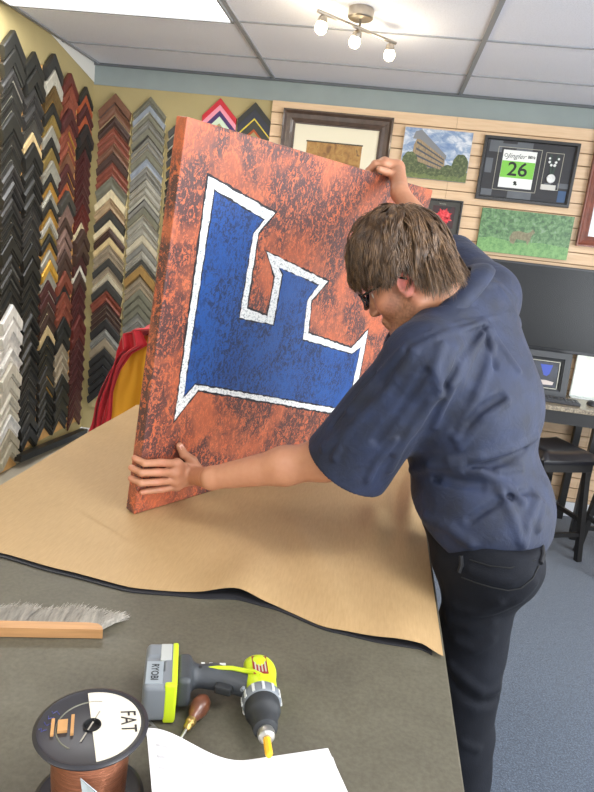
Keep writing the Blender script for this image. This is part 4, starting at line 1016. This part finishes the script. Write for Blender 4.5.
cheek = np.exp(-(((q-np.array((.055,.05,-.03)))/np.array((.04,.04,.035)))**2).sum(1)); blend(cheek*.4, '#cc7a66')
stub = np.clip((.004-.45*np.clip(q[:,0]-.01,0,.1)-q[:,2])/.022,0,1)*np.clip((q[:,0]+.012)/.02,0,1)*(.75+.25*fbm(V.astype(np.float32), 900, 4)*3)*(1-np.exp(-(((q-np.array((.075,.03,-.035)))/np.array((.03,.03,.022)))**2).sum(1)))*(np.linalg.norm(q,axis=1) < .16)*np.clip((.150-np.linalg.norm(q,axis=1))/.01,0,1); blend(np.clip(stub,0,1)*.72, '#553a2b')
lips = np.exp(-(((q-np.array((.094,0,-.067)))/np.array((.012,.022,.011)))**2).sum(1)*1.5); blend(np.clip(lips,0,1)*.6, '#a8584e')
for kk in kn+[t_[0] for t_ in tips]+[t_[2] for t_ in tips]: blend(np.exp(-((V-kk)**2).sum(1)/.012**2)*.35, '#d07a68')
m_skin = bpy.data.materials.new('skin'); m_skin.use_nodes = True; t = NT(m_skin)
at = t.n.new('ShaderNodeAttribute'); at.attribute_name = 'Tone'; n1 = t.noise(t.coord(), 60, 4)
t.base(t.mix(.12, at.outputs['Color'], t.ramp(n1, [(.3, lin('#a56d52')), (.7, lin('#d3a284'))]))); t.b.inputs['Roughness'].default_value = .5
t.b.inputs['Subsurface Weight'].default_value = .08; t.b.inputs['Subsurface Radius'].default_value = (.01,.004,.002); t.bump(t.noise(t.coord(), 420, 3), .12, .001)
man = np_obj('person', V, F, m_skin, None, cols)
tag(man, 'bearded man in navy short-sleeved shirt, jeans and glasses holding up the canvas', 'person')
# ---------------------------------------------------------------- shirt
sh_end = np.array((-0.0265,1.4438,1.1657)); sdir = nrm(sh_end-lsh); 
rs_end = rsh+(rel_-rsh)*.95; rdir = nrm(rel_-rsh)
hem_z = 1.025
folds = [   # (points, radius, height) of every crease
 ([(0.2407,1.4574,1.529),(0.2625,1.4517,1.4991),(0.2909,1.4455,1.4679),(0.3191,1.4411,1.4388)], 0.007, 0.009),
 ([(0.229,1.4428,1.5224),(0.2418,1.4306,1.488),(0.259,1.4113,1.4468)], 0.008, -0.009),
 ([(0.2407,1.4574,1.529),(0.2492,1.4537,1.5149),(0.2442,1.4322,1.4881)], 0.006, 0.007),
 ([(0.228,1.451,1.5346),(0.1715,1.3833,1.5172),(0.1187,1.3132,1.5019),(0.0743,1.3012,1.4731)], 0.008, 0.009),
 ([(0.2366,1.4463,1.5186),(0.2048,1.3897,1.4735),(0.166,1.3159,1.4104),(0.1486,1.3623,1.31)], 0.01, 0.01),
 ([(0.2154,1.4247,1.5117),(0.1734,1.322,1.4668),(0.1437,1.3085,1.394)], 0.01, -0.009),
 ([(0.2513,1.4368,1.4884),(0.2441,1.4006,1.4378),(0.2293,1.3719,1.3907),(0.1986,1.359,1.2892)], 0.01, 0.011),
 ([(0.2802,1.3824,1.3847),(0.2381,1.3622,1.3568),(0.1996,1.3571,1.3079)], 0.012, -0.011),
 ([(0.2946,1.3868,1.3792),(0.2491,1.3612,1.341),(0.2102,1.3614,1.2722)], 0.009, 0.011),
 ([(0.3866,1.4565,1.2948),(0.3213,1.3905,1.2715),(0.2568,1.3667,1.2528),(0.1966,1.373,1.232)], 0.01, 0.012),
 ([(0.3603,1.422,1.2679),(0.3029,1.3795,1.2445),(0.2303,1.3673,1.2207)], 0.01, -0.01),
 ([(0.3526,1.4025,1.2308),(0.3011,1.3737,1.2253)], 0.009, 0.01),
 ([(0.2031,1.3732,1.219),(0.2622,1.3662,1.2216),(0.3192,1.3642,1.1993),(0.3591,1.3591,1.1731)], 0.011, 0.01),
 ([(0.1273,1.4719,1.1659),(0.159,1.3997,1.2053),(0.2181,1.3685,1.2299)], 0.012, 0.01),
 ([(0.1445,1.6729,1.0652),(0.1832,1.385,1.1858),(0.2659,1.3552,1.1915)], 0.012, -0.009),
 ([(0.3088,1.3551,1.1894),(0.3381,1.3326,1.1456),(0.3627,1.3251,1.0953)], 0.011, 0.009),
 ([(0.1664,1.3916,1.0837),(0.217,1.3415,1.0902),(0.2608,1.3213,1.0717)], 0.014, 0.009),
 ([(0.3994,1.3854,1.1695),(0.3742,1.3383,1.1263),(0.3744,1.33,1.0833)], 0.012, 0.009),
 ([(0.4133,1.3899,1.1582),(0.4053,1.3568,1.1165)], 0.01, 0.009),
 ([(0.3787,1.3865,1.1892),(0.31,1.343,1.1712),(0.2531,1.3275,1.1215)], 0.01, -0.008),
 ([(0.0574,1.3155,1.4812),(0.1057,1.3226,1.5114),(0.1715,1.4064,1.5319),(0.2396,1.467,1.5435),(0.3113,1.5738,1.5568)], 0.0045, 0.003),
 ([(0.0787,1.2982,1.47),(0.0376,1.3131,1.3779),(-0.021,1.3336,1.292),(-0.0803,1.3612,1.2223)], 0.01, 0.01),
 ([(0.1058,1.2884,1.4343),(0.0693,1.3081,1.3449),(0.0297,1.3192,1.2702)], 0.009, -0.009),
 ([(0.1427,1.3057,1.3987),(0.1125,1.3318,1.3126),(0.0739,1.3368,1.2448)], 0.009, 0.01),
 ([(0.055,1.3109,1.4691),(0.0112,1.337,1.3995),(-0.0387,1.3564,1.3174)], 0.009, 0.009),
 ([(0.0059,1.3469,1.4056),(-0.0338,1.3654,1.3431),(-0.0698,1.3734,1.2741)], 0.008, -0.008),
 ([(0.0694,1.3241,1.2749),(0.0389,1.3313,1.2182),(0.0256,1.3413,1.171)], 0.008, 0.009),
 ([(0.1321,1.3071,1.4902),(0.1221,1.2894,1.4446),(0.1452,1.3134,1.3869)], 0.01, 0.009),
 ([(-0.0103,1.3301,1.3101),(-0.0402,1.3391,1.2536),(-0.0545,1.3413,1.2093)], 0.008, 0.008),
 ([(0.1266,1.3106,1.3741),(0.0899,1.3313,1.2804),(0.0703,1.3572,1.196)], 0.009, 0.009),
 ([(0.192,1.465,1.5775),(0.2163,1.5257,1.6108),(0.2742,1.6074,1.6142),(0.3209,1.6373,1.5821)], 0.009, 0.008),
 ([(0.2714,1.5789,1.6034),(0.3142,1.5703,1.5504),(0.4263,1.8773,1.4519)], 0.009, 0.008)]
def shirt(p):
    d = torso(p, .004)
    d = smin(d, ell(p, hip+np.array((-.012,-.005,.10)), (.140,.180,.13), Bp), .06)
    sl = cap(p, lsh, sh_end+sdir*.05, .084, .112)
    d = smin(d, sl, .035); d = smin(d, cap(p, rsh, rs_end+rdir*.03, .082, .088), .035)
    for pts, r_, a_ in folds:
        dd = polyd(p, pts); d = d-a_*1.5*np.exp(-(dd/(r_*.85))**2)
    d = d-.0035*fbm(p, 34, 2)-.0012*fbm(p, 90, 5)
    # openings
    d = smax(d, plane(p, sh_end, sdir+np.array((0,0,-.02))), .004)
    d = smax(d, -np.maximum(cap(p, lsh, sh_end+sdir*.05, .070, .1025), -plane(p, sh_end-sdir*.05, sdir)), .002)
    d = smax(d, plane(p, rs_end, rdir), .004)
    hz = p[:,2]-(hem_z+.010*np.sin(p[:,1]*17+1)-.07*np.clip((.33-p[:,0])/.12,0,1))
    d = smax(d, -hz, .004)
    # neck opening
    d = smax(d, -cap(p, neckb+(hb-neckb)*.05, hb, .066, .074), .006)
    return d
V, F = sdf_mesh(shirt, (-.25,1.05,.84), (.72,2.15,1.80), .0040)
m_shirt = bpy.data.materials.new('navy_cotton'); m_shirt.use_nodes = True; t = NT(m_shirt)
t.base(t.ramp(t.noise(t.coord(), 18, 5), [(.3, lin('#0e1527')), (.7, lin('#17233f'))])); t.b.inputs['Roughness'].default_value = .72; t.b.inputs['Sheen Weight'].default_value = .05; t.b.inputs['Sheen Roughness'].default_value = .4; t.bump(t.noise(t.coord(), 38, 5, .6, .6), .35, .008)
np_obj('shirt', V, F, m_shirt, man)
# collar
cT, cNp, cS = np.array((0.0273,1.4680,1.4637)), np.array((0.1904,1.5713,1.6499)), np.array((0.1165,1.4404,1.5458))
cC = (cT+cNp)/2; ca_ = (cNp-cT)/2; cb_ = cS-cC; cb_ = cb_-ca_*(cb_@ca_)/(ca_@ca_); cax = nrm(np.cross(ca_, cb_)); cax = cax if cax@(neckb-HC_) > 0 else -cax
vs_c = []; fs_c = []; nt, nv = 72, 10; th0 = math.radians(176)
for layer in (0, 1):
    for i in range(nt+1):
        th = -th0+2*th0*i/nt; o_ = ca_*math.cos(th)+cb_*math.sin(th); tip = max(0, (abs(th)-2.2)/.87)
        H_ = .040+.030*tip
        for j in range(nv+1):
            f = j/nv
            top = cC+o_*1.0-cax*.012*math.sin(f*PI)*(1 if f < .3 else 0)
            p_ = cC+o_*(1+.30*f**.8)+cax*H_*f+nrm(o_)*.010*math.sin(f*PI)-nrm(ca_)*.018*tip*f
            if layer: p_ = cC+o_*(.965+.10*f)+cax*(.045*f+.001)
            vs_c.append(p_)
    for i in range(nt):
        for j in range(nv):
            b0 = layer*(nt+1)*(nv+1); k = b0+i*(nv+1)+j; fs_c.append((k, k+nv+1, k+nv+2, k+1))
for i in range(nt): k = i*(nv+1); k2 = (nt+1)*(nv+1)+i*(nv+1); fs_c.append((k, k2, k2+nv+1, k+nv+1))
co = MB().add(vs_c, fs_c).build('collar', m_shirt, man, smooth=70)
sm = co.modifiers.new('cloth_thickness', 'SOLIDIFY'); sm.thickness = .0025; sm.offset = 0
# white undershirt edge
def under(p):
    d = np.abs(smin(torso(p, -.004), ell(p, hip+np.array((-.012,-.005,.10)), (.134,.174,.13), Bp), .06))-.003
    return np.maximum(np.maximum(d, np.abs(p[:,2]-(hem_z-.001))-.010), .36-p[:,0])
V, F = sdf_mesh(under, (.1,1.2,.98), (.7,1.8,1.10), .004); np_obj('undershirt', V, F, mat('white_knit','#c9cbd0',.8), man)
# jeans
jf = [
 ([(0.3382,1.2877,0.9641),(0.3071,1.3109,0.92),(0.2575,1.338,0.909)], 0.01, 0.008),
 ([(0.404,1.2999,1.0149),(0.3744,1.2903,0.9744),(0.3309,1.3063,0.9275),(0.2879,1.3185,0.9116)], 0.009, 0.009),
 ([(0.39,1.354,0.7131),(0.3501,1.3288,0.7129),(0.3096,1.3262,0.7376),(0.2716,1.3436,0.759)], 0.01, 0.013),
 ([(0.4029,1.373,0.6717),(0.3516,1.3307,0.6798),(0.3077,1.3296,0.6976),(0.2781,1.3425,0.7187)], 0.009, -0.01),
 ([(0.3467,1.3216,0.8516),(0.3146,1.3198,0.8208),(0.273,1.3352,0.8275)], 0.011, 0.008),
 ([(0.37,1.3374,0.5529),(0.3295,1.3327,0.5697)], 0.01, 0.007),
 ([(0.2682,1.3055,1.017),(0.3074,1.2841,1.0169),(0.3515,1.2785,1.019),(0.3881,1.2931,1.0366)], 0.009, 0.006),
 ([(0.3377,1.3168,0.8978),(0.2948,1.3202,0.8721),(0.2503,1.3541,0.8673)], 0.012, 0.008)]
def jbase(p):
    d = smin(smin(smin(pelvis(p, .0), ell(p, (.285,1.43,1.0), (.088,.10,.074)), .02), ell(p, belly, (.132,.165,.17), Bb), .03), cap(p, hl+np.array((-.006,-.012,-.02)), kl, .085, .078), .06); d = smin(d, cap(p, hr_+np.array((-.006,0,-.02)), kr_, .085, .078), .06); d = smin(d, cap(p, hip+np.array((-.002,-.135,.03)), hip+np.array((-.018,.12,.03)), .082, .082), .05)
    return smin(d, jl(p), .02)
def jl(p):
    return smin(cap(p, kl, al+np.array((0,0,-.03)), .082, .074), cap(p, kr_, ar_+np.array((0,0,-.03)), .082, .074), .002)
def jeans(p):
    d = jbase(p)
    for pts, r_, a_ in jf:
        d = d-a_*np.exp(-(polyd(p, pts)/r_)**2)
    d = d-.004*fbm(p*np.array((1,1,1.6),np.float32), 30, 8)-.0015*fbm(p, 80, 9)
    d = smax(d, p[:,2]-1.07, .004); d = smax(d, .045-p[:,2], .004)
    return d
V, F = sdf_mesh(jeans, (.10,1.15,.02), (.66,1.90,1.08), .006)
m_jean = bpy.data.materials.new('dark_denim'); m_jean.use_nodes = True; t = NT(m_jean)
t.base(t.mix(.4, t.ramp(t.noise(t.coord(), 6, 5), [(.3, lin('#090a0f')), (.7, lin('#0e1119'))]), t.ramp(t.noise(t.coord(), 400, 2), [(.3, lin('#07080c')), (.7, lin('#131824'))]))); t.b.inputs['Roughness'].default_value = .85; t.b.inputs['Specular IOR Level'].default_value = .25; t.bump(t.noise(t.coord(), 300, 3), .3, .002)
jn = np_obj('jeans', V, F, m_jean, man)
# belt loop, pocket seam lines laid on the jeans surface
sm_ = MB()
for pp in ([(0.2547,1.3114,0.9938),(0.28,1.2933,0.9963),(0.3141,1.28,0.9979),(0.3472,1.2776,0.9985),(0.3717,1.2813,1.0059)],
 [(0.3717,1.2813,1.0059),(0.3946,1.2905,1.0289),(0.4085,1.3133,1.0484)],
 [(0.2645,1.3111,1.0375),(0.3033,1.2886,1.0417),(0.3435,1.283,1.0473),(0.3993,1.3118,1.0616)],):
    sm_.tube(pp, .0016, 6)
sm_.build('seams', mat('dark_stitch', '#050608', .8), man, smooth=True)
for pp in ([(0.4259,1.3747,1.0689),(0.4126,1.3185,1.0537)],
 [(0.2477,1.3241,1.0377),(0.248,1.314,1.003)],):
    pp = [np.array(q_) for q_ in pp]; MB().tube([pp[0], (pp[0]+pp[1])/2+np.array((.003,-.003,0)), pp[1]], [.005,.0055,.005], 8).build('belt_loop', mat('dark_denim_loop', '#0b0c11', .8), man, smooth=True)
# shoes
def shoe(p):
    d = None
    for a_ in (al, ar_):
        f_ = nrm((-.98,.12,0)); b0 = np.array((a_[0],a_[1],0))
        s_ = smin(cap(p, b0+np.array((.03,0,.05)), b0+f_*.17+np.array((0,0,.035)), .045, .036), cap(p, b0+np.array((0,0,.05)), b0+np.array((0,0,.10)), .05, .05), .02)
        s_ = smax(s_, .003-p[:,2], .006); d = s_ if d is None else np.minimum(d, s_)
    return d
V, F = sdf_mesh(shoe, (.08,1.25,-.01), (.5,1.8,.18), .005); np_obj('shoes', V, F, mat('black_shoe','#201f20',.5), man)
# ---------------------------------------------------------------- hair
HCN = np.array((.004,0,.044)); HRR = np.array((.113,.094,.122))
def hair_zmin(x, y):
    return np.where(x > .075, .034, np.where(x > .045, .018, np.where(x > .02, .004, np.where(x > -.022, .008, np.where(x > -.05, -.020-.045*(-.022-x)/.028, -.066)))))
def hair(p):
    q = hp(p)
    d = ell(q, HCN, HRR)
    d = smin(d, ell(q, (-.046,0,-.022), (.050,.072,.052)), .02)
    ax = np.arctan2(q[:,1], q[:,0]); 
    d = d-.003*fbm(q, 45, 4)+.004
    zm = hair_zmin(q[:,0], q[:,1]).astype(np.float32)+.008*np.sin(ax*21)+.006*np.sin(ax*47+1)
    d = smax(d, (zm-q[:,2])*.7, .010)
    d = smax(d, (q[:,0]-.104)*.8, .01)
    return d*HS*.9
V, F = sdf_mesh(hair, HC_-.22, HC_+.22, .0045)
m_hair = bpy.data.materials.new('brown_hair'); m_hair.use_nodes = True; t = NT(m_hair)
hv = t.coord()
t.base(t.ramp(t.noise(hv, 34, 5, .7, .8), [(.28, lin('#2f2217')), (.5, lin('#523d29')), (.66, lin('#856644')), (.8, lin('#b08d5c'))])); t.b.inputs['Roughness'].default_value = .42; t.b.inputs['Specular IOR Level'].default_value = .4
hm = MB(); hm.add(V.tolist(), F.tolist())
hobj = np_obj('hair', V, F, m_hair, man)
sv = []; sf = []; DWN = HR.T@np.array((0,0,-1.))
K = nrm((-.45,.05,.9))
R_ = np.random.RandomState(11)
for lock in range(900):
    u0_ = R_.normal(size=3); u0_ /= np.linalg.norm(u0_)
    if u0_[2] < -.5 or (u0_[0] > .80 and u0_[2] < .2): continue
    Lk = R_.uniform(.45, 1.2); tw_k = R_.normal()*.16; lf_k = R_.uniform(.985, 1.06); fl_k = R_.uniform(0,.07); cut_k = R_.normal()*.009; spread = R_.uniform(.08,.16); wav = R_.normal(size=3)*.004
    for st in range(13):
        u = u0_+R_.normal(size=3)*spread*.55; u /= np.linalg.norm(u)
        axr = np.cross(K, u0_); axr /= np.linalg.norm(axr)+1e-9
        n = 9; pts = []; conv = R_.uniform(.4,.8)
        for j in range(n):
            f = j/(n-1); a = Lk*f; c_, s_ = math.cos(a), math.sin(a)
            uu = u*(1-conv*f)+u0_*conv*f; uu /= np.linalg.norm(uu)
            w = uu*c_+np.cross(axr, uu)*s_+axr*(axr@uu)*(1-c_)
            w = w+axr*tw_k*f**2; w /= np.linalg.norm(w)
            q_ = HCN+HRR*w*(lf_k+fl_k*f**2+.02*math.sin(f*PI))+wav*math.sin(f*7)
            if q_[2] < .0 and pts: q_ = pts[-1]+(.55*DWN+.45*np.array((0,0,-1.)))*.0105+np.array((.003*w[0], .003*w[1], 0))+wav*.3
            zm = float(hair_zmin(q_[0], q_[1]))-.008+cut_k
            if q_[2] < zm+R_.uniform(-.004,.004): break
            pts.append(q_)
        if len(pts) < 3: continue
        m_ = len(pts); b0 = len(sv); rad = R_.uniform(.0005,.0011)
        for j, q_ in enumerate(pts):
            tn = nrm(pts[min(j+1,m_-1)]-pts[max(j-1,0)]); nn = nrm(q_-HCN); sd = np.cross(tn, nn); rr = rad*(1-.8*(j/(m_-1))**3)
            for k in range(3):
                a = 2*PI*k/3; sv.append(H(q_+sd*rr*1.6*math.cos(a)+nn*rr*math.sin(a)))
        for j in range(m_-1):
            for k in range(3): sf.append((b0+j*3+k, b0+j*3+(k+1)%3, b0+(j+1)*3+(k+1)%3, b0+(j+1)*3+k))
sv = np.array(sv); m_str = bpy.data.materials.new('hair_strands'); m_str.use_nodes = True; t = NT(m_str)
t.base(t.ramp(t.noise(t.coord(scale=(1,1,.7)), 75, 4, .7), [(.3, lin('#36271a')), (.5, lin('#58422e')), (.64, lin('#75593d')), (.78, lin('#a07f54'))])); t.b.inputs['Roughness'].default_value = .38
me = hobj.data; nb0 = len(me.vertices); V2 = np.concatenate([V, sv]); F2 = F.tolist()+[tuple(np.array(f)+len(V)) for f in sf]
me2 = bpy.data.meshes.new('hair'); me2.from_pydata(V2.tolist(), [], F2); me2.materials.append(m_hair); me2.materials.append(m_str)
me2.polygons.foreach_set('material_index', [0]*len(F)+[1]*len(sf)); me2.polygons.foreach_set('use_smooth', [True]*len(F2)); me2.update(); hobj.data = me2
# eyebrows, eyes
for s_ in (-1, 1):
    eb = MB()
    for i in range(60):
        f = i/59; y = s_*(.014+.036*f); x = .094-.012*f**2; z = .022+.006*math.sin(f*3)
        a = np.array((x, y, z+R_.uniform(-.004,.004))); eb.tube([H(a), H(a+np.array((.004, s_*.008, R_.uniform(0,.003))))], .0009, 4)
    eb.build('eyebrow', m_hair, man)
for s_ in (-1, 1):
    e_ = MB().lathe([(.0001,-.011),(.006,-.0095),(.0095,-.0055),(.011,0),(.0095,.0055),(.006,.0095),(.0001,.011)], H((.077,.029*s_,.001)), HR[:,0]@np.eye(3), 20); e_.lathe([(.0001,.0113),(.005,.0105)], H((.077,.029*s_,.001)), HR[:,0], 14, mi=1)
    e_.build('eye', [mat('eye_white','#d9d2ca',.3), mat('iris','#3a2a1e',.3)], man, smooth=True)
# glasses
gl = MB()
for s_ in (-1, 1):
    c_ = np.array((.112,.034*s_,-.002)); ring = []
    for k in range(28):
        a = 2*PI*k/28; ca, sa = math.cos(a), math.sin(a); ry = .027*math.copysign(abs(ca)**.75, ca); rz = .018*math.copysign(abs(sa)**.75, sa)
        ring.append(H(c_+np.array((-.010*(abs(ry*1)/.027)**2*(1 if ry*s_ > 0 else .2)-.10*rz*0, ry, rz))))
    gl.tube(ring, .0026, 8, closed=True)
    gl.tube([H((.103,.061*s_,.006)), H((.094,.070*s_,.008)), H((.05,.080*s_,.009)), H((.005,.083*s_,.008)), H((-.012,.083*s_,-.004))], .0026, 8)
gl.tube([H((.112,.009,.004)), H((.117,0,.007)), H((.112,-.009,.004))], .0024, 8)
go = gl.build('glasses', mat('black_acetate', '#17171a', .25), man, smooth=True)
ln = MB()
for s_ in (-1, 1):
    c_ = np.array((.112,.034*s_,-.002)); pts = []
    for k in range(24):
        a = 2*PI*k/24; ca, sa = math.cos(a), math.sin(a); ry = .026*math.copysign(abs(ca)**.75, ca); rz = .017*math.copysign(abs(sa)**.75, sa)
        pts.append(H(c_+np.array((-.008*(abs(ry)/.027)**2*(1 if ry*s_ > 0 else .2), ry, rz))))
    ln.add(pts, [tuple(range(24))])
mgl = mat('lens_glass', '#ffffff', .02); mgl.node_tree.nodes['Principled BSDF'].inputs['Transmission Weight'].default_value = 1; mgl.node_tree.nodes['Principled BSDF'].inputs['IOR'].default_value = 1.05
ln.build('lenses', mgl, go)
# nails
nl = MB()
for tp, pv, nd_ in ((th_l[3], th_l[2], cN),):
    d_ = nrm(tp-pv); c_ = tp+nd_*.0085; s__ = np.cross(d_, nd_); nl.obox(c_, (.0055,.007,.0012), np.stack([s__, d_, nd_],1), .001)
nl.build('thumb_nail', mat('nail', '#d9a898', .3), man)
# ================================================================== light
wd_ = bpy.data.worlds.new('daylight'); SC.world = wd_; wd_.use_nodes = True
bg = wd_.node_tree.nodes['Background']; bg.inputs['Strength'].default_value = 1.0
wt_ = wd_.node_tree; tc_ = wt_.nodes.new('ShaderNodeTexCoord'); sp_ = wt_.nodes.new('ShaderNodeSeparateXYZ'); rp_ = wt_.nodes.new('ShaderNodeValToRGB')
wt_.links.new(tc_.outputs['Generated'], sp_.inputs[0]); mr_ = wt_.nodes.new('ShaderNodeMapRange'); mr_.inputs['From Min'].default_value = -.3; mr_.inputs['From Max'].default_value = .3
wt_.links.new(sp_.outputs['Z'], mr_.inputs['Value']); wt_.links.new(mr_.outputs[0], rp_.inputs['Fac']); wt_.links.new(rp_.outputs['Color'], bg.inputs['Color'])
rp_.color_ramp.elements[0].position = .45; rp_.color_ramp.elements[0].color = (2.3,2.3,2.35,1); rp_.color_ramp.elements[1].position = .55; rp_.color_ramp.elements[1].color = (.72,.80,.92,1)
def area(name, loc, rot, sx, sy, e, c):
    L = bpy.data.lights.new(name, 'AREA'); L.shape = 'RECTANGLE'; L.size = sx; L.size_y = sy; L.energy = e; L.color = c
    o = bpy.data.objects.new(name, L); COL.objects.link(o); o.location = loc; o.rotation_euler = rot; return o
area('window_light_side', (XR-.02, -.3, 1.5), (0, math.radians(90), 0), 1.9, 5.4, 260, (.90,.95,1))
area('window_light_front', (.5, YF+.02, 1.5), (math.radians(90), 0, 0), 5.0, 1.9, 26, (.92,.96,1))
for (x, y) in ((-1.52,3.15),(.92,.71),(.92,-1.74),(-1.52,-.5),(2.6,1.93)): area('panel_light', (x, y, HC-.03), (0,0,0), 1.1, .5, 20, (.98,.98,1))
vs = SC.view_settings; SC.display_settings.display_device = 'sRGB'; vs.view_transform = 'Standard'; vs.look = 'None'; vs.gamma = 1; vs.exposure = 0.05; vs.use_curve_mapping = False
SC.cycles.use_denoising = True
SC.cycles.max_bounces = 6; SC.cycles.diffuse_bounces = 4
